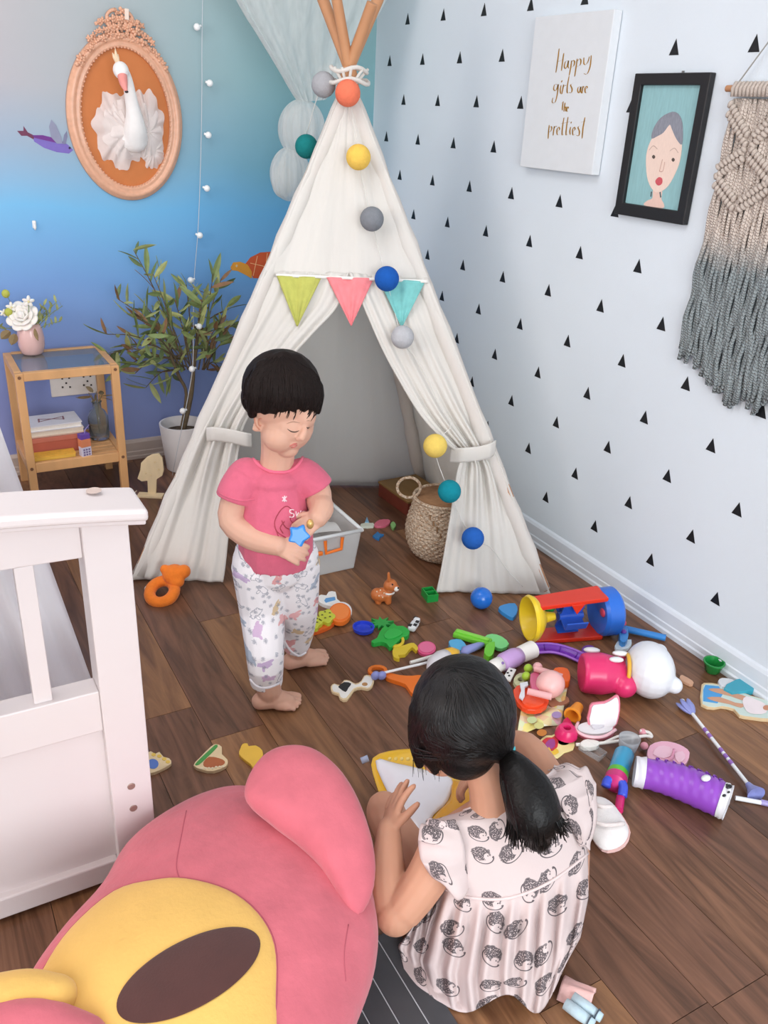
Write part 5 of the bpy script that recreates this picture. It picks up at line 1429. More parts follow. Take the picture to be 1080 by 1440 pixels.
pf = thing('plastic_film', 'crumpled translucent white film sticking out of the storage box', 'plastic film', (X1-.13, Y0+.14, .12))
MB().grid(film, 20, 20).build('film_sheet', M('#f0f1f0', .5, .04, 20, alpha=.6), pf, True, True)
# --- wicker basket
bc = fl(618, 778)
t = thing('wicker_basket', 'round woven seagrass basket with ring handle at the tent doorway', 'basket', bc)
m, nt, b = node_mat('seagrass', .85, .2)
tc = nt.nodes.new('ShaderNodeTexCoord'); wv = nt.nodes.new('ShaderNodeTexWave'); wv.inputs['Scale'].default_value = 26; wv.bands_direction = 'Z'; wv.inputs['Distortion'].default_value = 5; wv.inputs['Detail Scale'].default_value = 8
br = nt.nodes.new('ShaderNodeTexNoise'); br.inputs['Scale'].default_value = 150; br.inputs['Detail'].default_value = 2
nt.links.new(tc.outputs['Object'], wv.inputs[0]); nt.links.new(tc.outputs['Object'], br.inputs['Vector'])
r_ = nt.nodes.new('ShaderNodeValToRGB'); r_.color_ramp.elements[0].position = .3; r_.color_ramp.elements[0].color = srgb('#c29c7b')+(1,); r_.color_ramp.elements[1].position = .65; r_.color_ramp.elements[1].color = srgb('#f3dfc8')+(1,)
nt.links.new(br.outputs['Fac'], r_.inputs[0]); nt.links.new(r_.outputs[0], b.inputs['Base Color'])
bp = nt.nodes.new('ShaderNodeBump'); bp.inputs['Strength'].default_value = .9; bp.inputs['Distance'].default_value = .006
nt.links.new(wv.outputs['Fac'], bp.inputs['Height']); nt.links.new(bp.outputs[0], b.inputs['Normal'])
WICK = m
prof = smooth_pts([Vector((.0, 0, 0)), Vector((.07, .002, 0)), Vector((.1, .03, 0)), Vector((.113, .08, 0)), Vector((.108, .13, 0)), Vector((.097, .17, 0)), Vector((.095, .20, 0))], 4)
P = [(max(0, p.x), p.y) for p in prof]; inn = [(max(0, p.x-.008), max(p.y, .01)) for p in reversed(prof)]
def weave(u, v, P=P):
    k = v*(len(P)-1); i = min(int(k), len(P)-2); r = P[i][0]+(P[i+1][0]-P[i][0])*(k-i); z = P[i][1]+(P[i+1][1]-P[i][1])*(k-i)
    th = 2*PI*u; s_ = math.sin(th*30+(int(v*34) % 2)*PI)*.0022*(v > .08)+.0016*abs(math.sin(v*34*PI))
    return bc+Vector(((r+s_)*math.cos(th), (r+s_)*math.sin(th), z))
MB().grid(weave, 180, 100, True).build('woven_wall', WICK, t, True, True)
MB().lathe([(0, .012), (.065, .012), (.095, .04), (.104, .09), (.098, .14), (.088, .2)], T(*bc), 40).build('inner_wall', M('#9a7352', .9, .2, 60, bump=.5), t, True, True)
MB().tube([bc+Vector((.094*math.cos(a), .094*math.sin(a), .2)) for a in [2*PI*k/36 for k in range(36)]], .0055, 8, closed=True).build('rim', WICK, t, True, True)
hl = bc-HR*.10+Z3*.215
MB().tube([hl+HR*(-.012+.036*math.cos(a))+Z3*(.012+.034*math.sin(a))-HF*.006 for a in [2*PI*k/24 for k in range(24)]], .0048, 8, closed=True).build('ring_handle', WICK, t, True, True)
for k in range(5): MB().tube([bc+Vector((0, 0, .185-.02*k))-HF*.109+HR*(.012*k-.045), bc+Vector((0, 0, .17-.02*k))-HF*.112+HR*(.012*k-.045)], .003, 6).build('stitch', M('#8a6a4c', .8), t, True)
# --- wooden step inside the tent
t = thing('wooden_step', 'low brown wooden box lying inside the tent behind the basket', 'wooden box', frame(fl(578, 706), fl(563, 732)-fl(520, 700)))
MB().box(.20, .16, .05).build('box_body', M('#7b3a2c', .5, .15, 30), t, bevel=.003)
MB().box(.205, .165, .008, T(0, 0, .05)).build('box_top', M('#8a6a3e', .5, .2, 20, stretch=(.3, 1, 1)), t, bevel=.002)
# --- small toys inside the tent
t = cut('castle_tile', 'tiny white and blue castle tile on the tent floor', 'toy', [(508, 736), (513, 735), (516, 726), (519, 735), (525, 735), (525, 740), (508, 740)], '#dfe6d8', .008)
flat(t, 'blue_roof', [(513, 734), (516, 726), (519, 734)], plastic('#7fb2d8'), .008, .003, 0)
cut('pink_fish_tile', 'small pink fish shaped tile on the tent floor', 'toy', [(526, 737), (533, 731), (546, 730), (549, 734), (542, 739), (530, 740)], '#e0708a', .008)
cut('green_leaf_tile', 'tiny green leaf tile next to the wicker basket', 'toy', [(549, 737), (553, 733), (557, 738), (553, 743)], '#8cc47a', .01)
t = cut('blue_star_tile', 'tiny blue star tile lying in front of the fish tile', 'toy', [(524, 753), (528, 750), (531, 747), (534, 750), (540, 751), (535, 754), (533, 758), (528, 756)], '#2f79b8', .008, sm=0)
# --- deer figure
d0 = fl(540, 846)
t = thing('deer_figure', 'small orange-brown toy fawn figure standing on the floor', 'toy figure', d0)
def dp(x, y, o=0): return vp(x, y, d0-HF*o)
BRN = plastic('#c9733c'); mb = MB()
mb.ball((.030, .021, .021), T(*dp(538, 836))); mb.ball((.018, .018, .02), T(*dp(530, 836)))
for x, y, o in ((532, 847, .01), (533, 846, -.012), (546, 847, .01), (545, 846, -.012)): limb(mb, [dp(x, 838, o), dp(x, y-.5, o)], [.0095, .0095])
limb(mb, [dp(546, 834), dp(548, 825)], [.014, .013]); mb.ball((.0205, .019, .019), T(*dp(549, 823))); mb.ball((.012, .012, .011), T(*dp(556, 827, .006)))
for o in (.008, -.008): limb(mb, [dp(547, 816, o), dp(546.5, 806, o)], [.0055, .004])
organic('fawn_body', mb, .0022, BRN, t, 3)
MB().ball((.0085, .009, .008), T(*dp(557, 828, .011)), 12, 8).build('muzzle', PWH, t, True, True)
MB().ball(.003, T(*dp(560, 827, .016)), 8, 6).build('nose', plastic('#3a2a24'), t, True, True)
MB().ball(.0028, T(*dp(552, 822, .0205)), 8, 6).build('eye', plastic('#2a1d18'), t, True, True)
MB().tube([dp(546.5, 832)+HR*(.0155*math.cos(a))+HF*(.0155*math.sin(a)) for a in [2*PI*k/16 for k in range(16)]], .003, 7, closed=True).build('collar', PWH, t, True, True)
for x, y in ((530, 832), (535, 830), (533, 838), (540, 834), (538, 840)): MB().ball((.0026, .0018, .0026), T(*dp(x, y, .0215 if x > 532 else .019)), 8, 5).build('spot', M('#efd3b3', .5), t, True, True)
# --- green brick tray
t, L_ = put('green_brick', 'small green plastic brick with hollow top beside the tent flap', 'toy brick', (597, 842), (611, 840))
MB().prism([(-.017, -.024), (.017, -.024), (.017, .024), (-.017, .024)], .024, I4, [[(-.014, .002), (.014, .002), (.014, .021), (-.014, .021)], [(-.014, -.021), (.014, -.021), (.014, -.001), (-.014, -.001)]]).build('brick_wall', plastic('#1f9a44'), t)
MB().box(.030, .043, .008).build('brick_floor', plastic('#178038'), t)
# --- blue ball
bp_ = fl(677, 853); q = thing('blue_ball', 'glossy blue plastic ball resting against the tent hem', 'ball', bp_)
rb = 15.5*(bp_-CAM).dot(FW)/FPX
MB().ball(rb, T(*(fl(677, 841, rb)-Vector((0, 0, 0)))), 28, 16).build('ball_surface', plastic('#2373d8', .2), q, True, True)
# --- cluster right of the toddler
t = cut('milk_tile', 'white cow-shaped tile with blue band near the orange disc', 'toy', [(447, 839), (452, 836), (459, 837), (462, 832), (472, 832), (474, 842), (481, 848), (472, 852), (460, 851), (449, 846)], '#eef0ee', .012)
flat(t, 'blue_band', [(456, 844), (458, 841), (471, 839), (472, 843), (458, 847)], plastic('#5f9fd6'), .012, .002, 0)
t = thing('orange_disc_toy', 'round orange plastic disc lying on a white rim', 'toy', fl(478, 864))
flat(t, 'white_rim', circ(480, 859, 15, 13), WHT, 0, .007); flat(t, 'orange_disc', circ(478, 861, 15.5, 13.5), plastic('#f27b2d'), .007, .014); flat(t, 'disc_face', circ(478, 860, 13, 11), plastic('#f58a43'), .021, .0015)
t = thing('caterpillar_mould', 'yellow-green flower mould with holes on an orange base', 'toy mould', fl(453, 872))
flat(t, 'orange_base', [(431, 880), (440, 873), (456, 866), (468, 868), (470, 876), (456, 884), (440, 889), (433, 887)], plastic('#e4682a'), 0, .012)
for cx, cy in ((441, 874), (459, 866)):
    flat(t, 'flower', [(cx+11.5*math.cos(a)*(1+.13*math.cos(5*a)), cy+9*math.sin(a)*(1+.13*math.cos(5*a))) for a in [2*PI*k/30 for k in range(30)]], plastic('#c9cf45'), .012, .012, 0)
    for k in range(5):
        a = 2*PI*k/5+.6; MB().tube([fl(cx+6*math.cos(a), cy-1+4.5*math.sin(a), .024), fl(cx+6*math.cos(a), cy-1+4.5*math.sin(a), .0246)], .0032, 10).build('hole', M('#5b5a24', .7), t, True)
t = thing('blue_dish', 'round dark blue toy dish on the floor', 'toy dish', fl(511, 886))
MB().shell([(0, 0), (.023, 0), (.028, .004), (.030, .014), (.026, .0145), (.024, .006), (.019, .0035), (0, .0035)], T(*fl(511, 887)), 28).build('dish', plastic('#2b45cc'), t, smooth='auto', world=True)
pal = []
for k in range(18):
    a = 2*PI*k/18-.3; r = 1 if k % 2 == 0 else .45; pal.append((536+19*r*math.cos(a), 875+9*r*math.sin(a)))
cut('green_palm_leaf', 'green plastic palm leaf cutter behind the green dinosaur mould', 'toy cutter', pal, '#2fa14a', .01, sm=0)
t = cut('green_dinosaur_mould', 'bright green plastic dinosaur mould on the floor', 'toy mould', [(522, 901), (530, 897), (534, 888), (541, 880), (546, 882), (553, 876), (558, 880), (567, 880), (576, 887), (573, 894), (566, 895), (556, 905), (548, 910), (544, 905), (536, 902), (526, 904)], '#2fb148', .014)
flat(t, 'raised_relief', [(540, 893), (548, 884), (560, 885), (566, 890), (556, 896), (545, 898)], plastic('#35bb50'), .014, .003)
t, L_ = put('cow_figure', 'small white cow figure with black patches beside the green mould', 'toy figure', (574, 896), (588, 875))
MB().box(.042, .022, .016, T(0, 0, .004)).build('cow_body', WHT, t, bevel=.006, seg=3)
MB().box(.016, .018, .016, T(.026, 0, .006)).build('cow_head', WHT, t, bevel=.005, seg=3)
for x, y in ((-.012, .0115), (.012, -.0115), (.03, .0095), (-.005, -.0115)): MB().box(.012, .010, .002, T(x, y*.55, .0192)).build('black_patch', plastic('#2a2a2d'), t, bevel=.0008)
t = thing('yellow_wrench', 'yellow toy wrench with ring end next to the green mould', 'toy tool', fl(562, 908))
flat(t, 'ring_end', circ(557, 900, 12, 9.5), plastic('#e6c93a'), .004, .008, 0, [circ(557, 900, 8, 6)])
flat(t, 'wrench_body', [(552, 915), (556, 909), (566, 908), (574, 905), (582, 904), (588, 911), (585, 915), (580, 910), (575, 914), (570, 920), (560, 921), (562, 926), (554, 924)], plastic('#e3c63a'), 0, .010)
t = cut('pink_disc_toy', 'small oval hot pink disc next to the yellow wrench', 'toy', circ(600, 911, 13, 9.5), '#ee5f93', .008)
flat(t, 'raised_rim', circ(600, 910, 11, 7.5), plastic('#f27aa6'), .008, .0015)
# --- wooden cow cutout, orange ladle, wands
t = cut('wooden_cow_cutout', 'white wooden cow cutout with black patch on bare floor', 'wooden toy', [(465, 965), (470, 961), (478, 963), (484, 956), (492, 957), (500, 961), (508, 957), (512, 950), (519, 949), (526, 954), (524, 964), (517, 969), (508, 967), (498, 970), (488, 984), (478, 982), (476, 976), (467, 973)], WOODP, .007)
flat(t, 'painted_face', [(467, 965), (471, 962), (478, 965), (484, 958), (492, 958), (500, 963), (508, 959), (513, 951), (519, 951), (524, 955), (522, 963), (517, 967), (508, 965), (497, 968), (487, 981), (479, 980), (477, 974), (469, 972)], PWH, .007, .001)
flat(t, 'black_patch', [(476, 965), (484, 959), (494, 961), (490, 967), (486, 973), (478, 968)], M('#2c2c2e', .5), .008, .0006)
flat(t, 'brown_muzzle', circ(513, 962, 4, 2.4), M('#b98a58', .5), .008, .0006)
t = thing('orange_ladle', 'orange plastic toy scissor ladle with ring handle', 'toy tool', fl(558, 952))
flat(t, 'ring_handle', circ(531, 942, 14, 7.5), plastic('#f07f2e'), 0, .009, 0, [circ(531, 942, 9, 4.2)])
flat(t, 'blade', [(543, 945), (562, 949), (580, 950), (594, 949), (598, 958), (590, 968), (584, 976), (577, 972), (570, 962), (556, 957), (543, 952)], plastic('#ee7727'), 0, .012)
def stick(t, name, a, c, z, r, mat, n=10): return MB().tube([fl(*a, z), fl(*c, z)], r, n).build(name, mat, t, True, 'auto')
t = thing('bow_wand', 'white toy wand with periwinkle bow on the floor', 'toy wand', fl(545, 948))
stick(t, 'rod', (536, 947), (604, 931), .018, .0035, WHT)
PERI = plastic('#8f96d2')
for dx, s_ in ((-4, 1), (5, -1)): MB().ball((.012, .009, .012), T(*fl(532+dx, 950, .018)), 12, 8).build('bow_loop', PERI, t, True, True)
t = thing('silver_rod', 'short white plastic rod lying beside the flower rocket', 'toy rod', fl(590, 932)); stick(t, 'rod', (577, 932), (612, 922), .01, .005, PWH)
t = thing('tulip_toy', 'white toy tulip with yellow tip behind the girl', 'toy flower', fl(625, 928))
mb = MB(); A_, B_ = fl(602, 940, .025), fl(648, 914, .025)
mb.lathe([(.006, 0), (.022, .02), (.027, .05), (.024, .07)], frame(A_, (B_-A_)) @ RY(PI/2), 16); mb.build('tulip_body', M('#d9d6da', .4), t, True, True)
mb = MB(); mb.lathe([(.024, .068), (.020, .095), (.006, .115), (0, .117)], frame(A_, (B_-A_)) @ RY(PI/2), 16); mb.build('tulip_tip', plastic('#e9b63a'), t, True, True)
t = cut('light_blue_mould', 'light blue shell mould beside the periwinkle cone', 'toy mould', [(631, 902), (637, 899), (648, 899), (656, 908), (650, 914), (636, 912)], '#5bb2e2', .016)
t = thing('periwinkle_cone', 'slim periwinkle plastic cone pointing at the green press', 'toy cone', fl(665, 910))
A_, B_ = fl(648, 917, .014), fl(682, 905, .012); MB().lathe([(.002, 0), (.012, .012), (.010, .06), (.004, (B_-A_).length)], frame(A_, B_-A_) @ RY(PI/2), 12).build('cone', PERI, t, True, True)
t = thing('green_press', 'lime green toy dough press with long handle', 'toy tool', fl(670, 903))
A_, B_ = fl(639, 890, .012), fl(690, 905, .012); fm = frame((A_+B_)/2, B_-A_); L_ = (B_-A_).length
MB().box(L_, .03, .016, fm @ T(0, 0, -.008)).build('handle', plastic('#78cf3c'), t, True, bevel=.004)
MB().box(L_*.9, .012, .006, fm @ T(0, 0, .007)).build('handle_rib', plastic('#8bdc50'), t, True, bevel=.002)
flat(t, 'press_blade', [(681, 896), (692, 891), (706, 895), (716, 905), (706, 912), (694, 908)], plastic('#7fe08a'), .004, .01)
flat(t, 'press_foot', [(684, 906), (696, 902), (694, 918), (688, 923), (681, 918)], plastic('#6cc832'), 0, .03)
t = thing('lilac_bottle', 'lilac toy bottle with white ends next to the purple arch', 'toy bottle', fl(720, 928))
A_, B_ = fl(690, 940, .022), fl(749, 913, .022); fm = frame(A_, B_-A_) @ RY(PI/2); L_ = (B_-A_).length
MB().lathe([(0, 0), (.016, 0), (.019, .012), (.020, L_*.22)], fm, 20).build('white_foot', PWH, t, True, True)
MB().lathe([(.020, L_*.22), (.0245, L_*.3), (.0255, L_*.55), (.021, L_*.68)], fm, 20).build('bottle_body', plastic('#c8a2da'), t, True, True)
MB().lathe([(.021, L_*.68), (.0225, L_*.72), (.0235, L_), (.019, L_), (.0, L_*.97)], fm, 20).build('white_cap', PWH, t, True, 'auto')
for k in (.25, .66): MB().ball((.004, .004, .004), T(*(A_.lerp(B_, k)-HF*.018+Z3*.014)), 8, 6).build('purple_dot', plastic('#8f6fb5'), t, True, True)
t = thing('purple_arch', 'curved purple plastic trough behind the pink and white toy', 'toy track', fl(780, 920))
P = smooth_pts([fl(749, 912, .014), fl(775, 911, .014), (fl(800, 917, .014)), fl(832, 932, .014)], 5)
def tr(u, v):
    k = u*(len(P)-1); i = min(int(k), len(P)-2); c = P[i].lerp(P[i+1], k-i); d = (P[i+1]-P[i]).normalized(); s_ = Vector((-d.y, d.x, 0))
    return c+s_*(.02*(v-.5)*2)+Z3*(.012*(2*abs(v-.5))**3-.012)
MB().grid(tr, 30, 12).build('trough', plastic('#7b35b8'), t, True, True, thick=.003)
for v in (0, 1): MB().tube([tr(k/24, v) for k in range(25)], .0035, 8).build('trough_edge', plastic('#a269d3'), t, True, True)
for u in (.25, .5, .75): MB().tube([tr(u, k/8)+Z3*.002 for k in range(9)], .0018, 6).build('trough_rib', plastic('#6a2aa5'), t, True, True)
cut('purple_clip', 'small purple ring clip behind the pink and white toy', 'toy clip', circ(828, 914, 10, 7), '#7c4aa3', .012, holes=[circ(828, 914, 5.5, 3.5)])
# --- sand wheel
A_, B_ = fl(740, 900), fl(848, 889); L_ = (B_-A_).length
t = thing('sand_wheel_toy', 'red, blue and yellow sand wheel toy lying on its side', 'sand toy', frame((A_+B_)/2+Z3*0, B_-A_))
ax = T(0, 0, .068) @ RY(PI/2); BLU = plastic('#2b6fd6'); RED = plastic('#e2371f'); YLW = plastic('#f2cf2a')
MB().shell([(.02, L_/2-.028), (.058, L_/2-.030), (.066, L_/2-.022), (.0675, L_/2+.016), (.060, L_/2+.024), (.035, L_/2+.022), (.03, L_/2+.016), (0, L_/2+.014), (0, L_/2-.024)], ax, 40).build('round_base', BLU, t, smooth='auto')
MB().ball((.004, .014, .012), T(L_/2-.031, -.03, .085), 12, 8).build('base_badge', plastic('#c9425a'), t, smooth=True)
MB().shell([(.060, -L_/2-.004), (.064, -L_/2+.004), (.060, -L_/2+.014), (.042, -L_/2+.03), (.016, -L_/2+.046), (.011, -L_/2+.072), (.008, -L_/2+.072), (.012, -L_/2+.044), (.036, -L_/2+.024), (.05, -L_/2+.008), (.056, -L_/2-.003)], ax, 40).build('funnel', YLW, t, smooth='auto')
MB().prism([(-L_/2+.006, -.03), (L_/2-.02, -.034), (L_/2-.02, .034), (-L_/2+.006, .026)], .012, T(0, 0, .115) @ RY(-.06)).build('side_bar', RED, t, bevel=.004)
MB().prism([(-.02, 0), (.02, 0), (0, -.03)], .006, T(.005, -.03, .12) @ RX(PI/2)).build('bar_arrow', RED, t, bevel=.001)
MB().prism([(-L_/2+.012, -.03), (L_/2-.02, -.038), (L_/2-.02, .034), (-L_/2+.012, .026)], .012, T(0, 0, .002)).build('side_bar', RED, t, bevel=.004)
for k in range(4):
    m_ = T(.004, 0, .066) @ RX(PI/2*k+.4)
    MB().box(.062, .006, .036, m_ @ T(0, 0, .008)).build('paddle', plastic('#2c58c0'), t, bevel=.002)
    MB().box(.062, .026, .004, m_ @ T(0, .012, .042)).build('paddle_lip', plastic('#2f60ca'), t, bevel=.001)
MB().tube([(-.03, 0, .066), (.04, 0, .066)], .012, 14).build('axle', plastic('#2c58c0'), t, smooth='auto')
MB().ball((.018, .012, .014), T(-.045, .03, .075), 12, 8).build('green_gear', plastic('#2c9a4a'), t, smooth=True)
t = cut('blue_scoop', 'sky blue toy scoop tip poking out behind the yellow funnel', 'toy scoop', [(701, 855), (708, 850), (724, 848), (728, 858), (722, 868), (712, 864)], '#3d97dc', .012)
# --- blue rake
t = thing('blue_rake', 'blue toy rake handle lying along the baseboard', 'toy rake', fl(890, 892))
stick(t, 'handle', (878, 884), (936, 897), .012, .0095, plastic('#3a86cf'))
flat(t, 'rake_neck', [(872, 880), (880, 878), (884, 892), (880, 902), (872, 900)], plastic('#3f8fd8'), 0, .026)
flat(t, 'rake_head', [(868, 902), (888, 899), (884, 911), (866, 913)], M('#d5e3ea', .4), 0, .01)
MB().ball((.01, .01, .009), T(*fl(876, 876, .03)), 12, 8).build('red_knob', plastic('#d9556a'), t, True, True)
MB().ball((.008, .008, .006), T(*fl(877, 888, .029)), 12, 8).build('purple_button', plastic('#7b4ab0'), t, True, True)
# --- pink and white plastic toy (plain body and head)
A_, B_ = fl(818, 968), fl(900, 972); R0 = .05
t = thing('plastic_doll_bottle', 'magenta and white plastic toy lying on its side', 'toy', frame((A_+B_)/2, B_-A_)); L_ = (B_-A_).length
mb = MB(); ax = T(-L_/2-.008, 0, .047) @ RY(PI/2)
mb.lathe([(0, 0), (.046, 0), (.050, .01), (.052, .05), (.044, .085), (.036, .105)], ax, 28)
mb.tube([(-.03, .0, .05), (-.035, .045, .062)], [.03, .024], 16); mb.ball(.03, T(.02, -.035, .04)); mb.ball((.028, .02, .02), T(.03, .03, .06))
organic_ = organic('magenta_body', MB().add([t.matrix_basis @ v for v in mb.v], mb.f), .0035, plastic('#e0346f'), t, 3)
for x, y, z, rx, ry in ((-.048, .055, .078, .021, .016), (-.004, -.01, .097, .018, .011), (.012, .018, .097, .02, .012)):
    MB().ball((rx, ry, .007), T(x, y, z) @ RX(-.35), 16, 8).build('white_pad', WHT, t, smooth=True)
mb = MB(); hx = L_/2+.012
mb.ball((.060, .080, .066), T(hx, 0, .066)); mb.ball((.02, .022, .02), T(hx+.05, -.045, .055)); mb.ball((.02, .02, .02), T(hx+.035, .052, .085))
organic('white_head', MB().add([t.matrix_basis @ v for v in mb.v], mb.f), .0035, M('#eceef3', .28, .01, 8, coat=.3), t, 4)
MB().tube([(L_/2-.045+.004*math.cos(a), .04*math.cos(a), .06+.04*math.sin(a)) for a in [2*PI*k/24 for k in range(24)]], .005, 8, closed=True).build('yellow_collar', plastic('#e8b23a'), t, smooth=True)
# --- pink shell seat
t = thing('pink_shell_seat', 'pink toy seat with white lining tipped on the floor', 'toy seat', fl(842, 1018))
Pb = fl(848, 1030, .004); Nb = (-HF*.95+Z3*.31).normalized()
BK = [(828, 1022), (829, 1000), (833, 990), (850, 988), (862, 982), (870, 978), (873, 990), (871, 1010), (862, 1026)]
eo, em = local_outline(BK, Pb, Nb, HR)
MB().prism(sm2(eo, 2), .010, em @ T(0, 0, -.012)).build('seat_shell', plastic('#ee8a9f'), t, True, bevel=.003)
eo, em = local_outline([(848+(x-848)*.88, 1005+(y-1005)*.9) for x, y in BK], Pb, Nb, HR)
MB().prism(sm2(eo, 2), .004, em @ T(0, 0, -.002)).build('seat_lining', M('#f0edf0', .4), t, True, bevel=.001)
flat(t, 'seat_base', circ(838, 1026, 27, 11), plastic('#ee8a9f'), 0, .010); flat(t, 'seat_pad', circ(837, 1023, 25, 9), M('#f0edf0', .4), .010, .008)
MB().tube(smooth_pts([fl(813, 1016, .018), fl(810, 1026, .022), fl(824, 1035, .022), fl(848, 1036, .022), fl(866, 1026, .026)], 4), .0035, 8).build('seat_edge', plastic('#f4c3cb'), t, True, True)
flat(t, 'seat_buckle', [(832, 1018), (846, 1014), (850, 1020), (836, 1024)], M('#d9d6dc', .4), .018, .005)
# --- cups, rings, stickers in the pile
t = thing('orange_cup', 'small orange plastic cup tipped over beside the pink seat', 'toy cup', fl(808, 1006))
fm = frame(fl(809, 1000, .017), fl(802, 1010)-fl(814, 992)) @ RY(PI/2)
MB().shell([(0, -.022), (.012, -.022), (.017, .016), (.0205, .017), (.0205, .021), (.0155, .021), (.0105, -.018), (0, -.018)], fm, 24).build('cup_body', plastic('#f09a30'), t, True, 'auto')
t = thing('magenta_ring', 'hot pink plastic ring nozzle in the toy pile', 'toy ring', fl(795, 1032))
MB().shell([(.007, 0), (.026, 0), (.025, .012), (.018, .022), (.009, .022), (.007, .01)], T(*fl(796, 1034, .008)), 26).build('ring_body', plastic('#e0286c'), t, True, 'auto')
flat(t, 'side_fin', [(790, 1018), (798, 1008), (806, 1020), (812, 1034), (800, 1030)], plastic('#d42a63'), .004, .008)
t = thing('round_sticker', 'white and navy round sticker under the pink ring', 'sticker', fl(795, 1046)); flat(t, 'disc', circ(796, 1044, 12, 8), M('#e6e9ee', .5), 0, .002); flat(t, 'navy_arc', circ(793, 1042, 9, 6), M('#3a3f66', .5), .002, .001)
t = cut('flame_sticker', 'red and yellow flame shaped sticker in the toy pile', 'sticker', [(752, 1052), (758, 1042), (768, 1034), (776, 1034), (786, 1030), (800, 1040), (808, 1042), (806, 1054), (794, 1058), (784, 1066), (774, 1062), (764, 1064), (756, 1058)], M('#f3e3a0', .5), .003)
flat(t, 'red_flame', [(756, 1051), (761, 1043), (769, 1037), (776, 1037), (785, 1033), (784, 1050), (776, 1056), (766, 1056)], M('#cf3a45', .5, .3, 60), .003, .0008)
flat(t, 'purple_core', [(766, 1048), (772, 1040), (780, 1040), (780, 1050), (772, 1053)], M('#a2478f', .5), .0038, .0006)
flat(t, 'yellow_tongues', [(758, 1055), (763, 1050), (767, 1056), (772, 1050), (776, 1057), (782, 1052), (786, 1058), (776, 1062), (764, 1061)], M('#efc23f', .5), .0038, .0008)
t = thing('sticker_sheet', 'crumpled colourful sticker sheet under the orange plate', 'sticker sheet', fl(755, 1010))
def shf(u, v):
    p = fl(735+62*u-8*v, 985+48*v-14*u, 0); return p+Z3*(.006+.004*math.sin(u*7+v*4)+.003*math.sin(v*11))
m, nt, b = node_mat('sticker_sheet', .5); tc = nt.nodes.new('ShaderNodeTexCoord'); vo = nt.nodes.new('ShaderNodeTexVoronoi'); vo.inputs['Scale'].default_value = 55; nt.links.new(tc.outputs['Object'], vo.inputs['Vector'])
hs = nt.nodes.new('ShaderNodeMix'); hs.data_type = 'RGBA'; hs.blend_type = 'OVERLAY'; hs.inputs[0].default_value = .55; hs.inputs[6].default_value = srgb('#eedcae')+(1,); nt.links.new(vo.outputs['Color'], hs.inputs[7]); nt.links.new(hs.outputs[2], b.inputs['Base Color'])
MB().grid(shf, 24, 18).build('sheet', m, t, True, True, thick=.0012)
for cx, cy, c_ in ((783, 1005, '#a58fbf'), (758, 1020, '#d6d48a'), (748, 1012, '#c9d9a0'), (762, 1030, '#c97d35')): flat(t, 'sticker_dot', circ(cx, cy, 7, 4.6), M(c_, .5), .013, .001)
t = thing('orange_plate', 'glossy orange-red toy plate beneath the pink doll pram', 'toy plate', fl(748, 984))
flat(t, 'plate_bottom', [(722, 970), (735, 962), (760, 970), (772, 985), (762, 997), (742, 998), (728, 988)], plastic('#ee4f28', .2), .012, .012); flat(t, 'plate_rim', circ(750, 985, 16, 8), plastic('#f25b35', .2), .024, .005)
t = thing('doll_pram', 'pale pink toy doll pram seat lying in the toy pile', 'toy pram', fl(770, 960))
mb = MB(); c_ = fl(774, 962, .045)
mb.ball((.036, .034, .034), T(*c_)); organic('pram_hood', mb, .0035, plastic('#f2bcb8', .4), t, 2)
for a, e in (((752, 940), (790, 952)), ((742, 972), (776, 980))): stick(t, 'pram_arm', a, e, .05, .0085, plastic('#f0b4b4'))
MB().ball((.012, .012, .012), T(*fl(756, 938, .05)), 12, 8).build('pram_knob', plastic('#f0b4b4'), t, True, True)
flat(t, 'pram_panel', [(746, 948), (758, 946), (760, 968), (748, 968)], plastic('#d96a8c'), .03, .012)
for k, (x, y) in enumerate(((743, 940), (740, 951))):
    q = thing('green_bead', 'small round lime green bead beside the pink pram', 'toy bead', fl(x, y+6), 'lime green beads in the pile'); MB().ball(.0115, T(*fl(x, y, .03)), 16, 10).build('bead_surface', plastic('#a9cf3c'), q, True, True)
t = cut('domino_tag', 'white rectangular tag with black marks behind the beads', 'toy tile', [(708, 952), (716, 938), (726, 941), (718, 957)], '#e6e4e0', .006, .016, 0)
for x, y in ((714, 946), (719, 943), (716, 950)): flat(t, 'black_mark', circ(x, y, 1.8, 1.2), M('#2b2b2b', .5), .022, .0006, 0)
cut('white_cross_tag', 'white cross shaped plastic piece on the orange plate', 'toy piece', [(731, 960), (742, 958), (743, 963), (738, 966), (738, 978), (735, 983), (730, 979), (733, 970)], '#e9edf3', .006, .03, 0)
t = cut('orange_shell', 'bright orange shell piece behind the pink pram', 'toy piece', [(778, 942), (786, 938), (798, 940), (802, 950), (800, 958), (790, 956)], '#f06a25', .022)
cut('brown_wood_piece', 'brown wooden cutout half hidden under the pink pram', 'wooden toy', [(770, 984), (780, 976), (796, 978), (801, 986), (790, 992), (776, 994)], M('#b07a5c', .6, .15), .008)
cut('leaf_garland', 'green and cream patterned garland lying near the domino tag', 'garland', [(722, 958), (726, 949), (735, 946), (742, 952), (736, 960), (728, 964)], M('#c9c9a0', .6, .3, 120), .01, .008, holes=[circ(732, 955, 4, 3)])
cut('white_bow', 'tiny white plastic bow beside the flame sticker', 'toy piece', [(738, 1048), (744, 1046), (748, 1050), (754, 1052), (753, 1058), (746, 1055), (740, 1054)], '#eeeef2', .008)
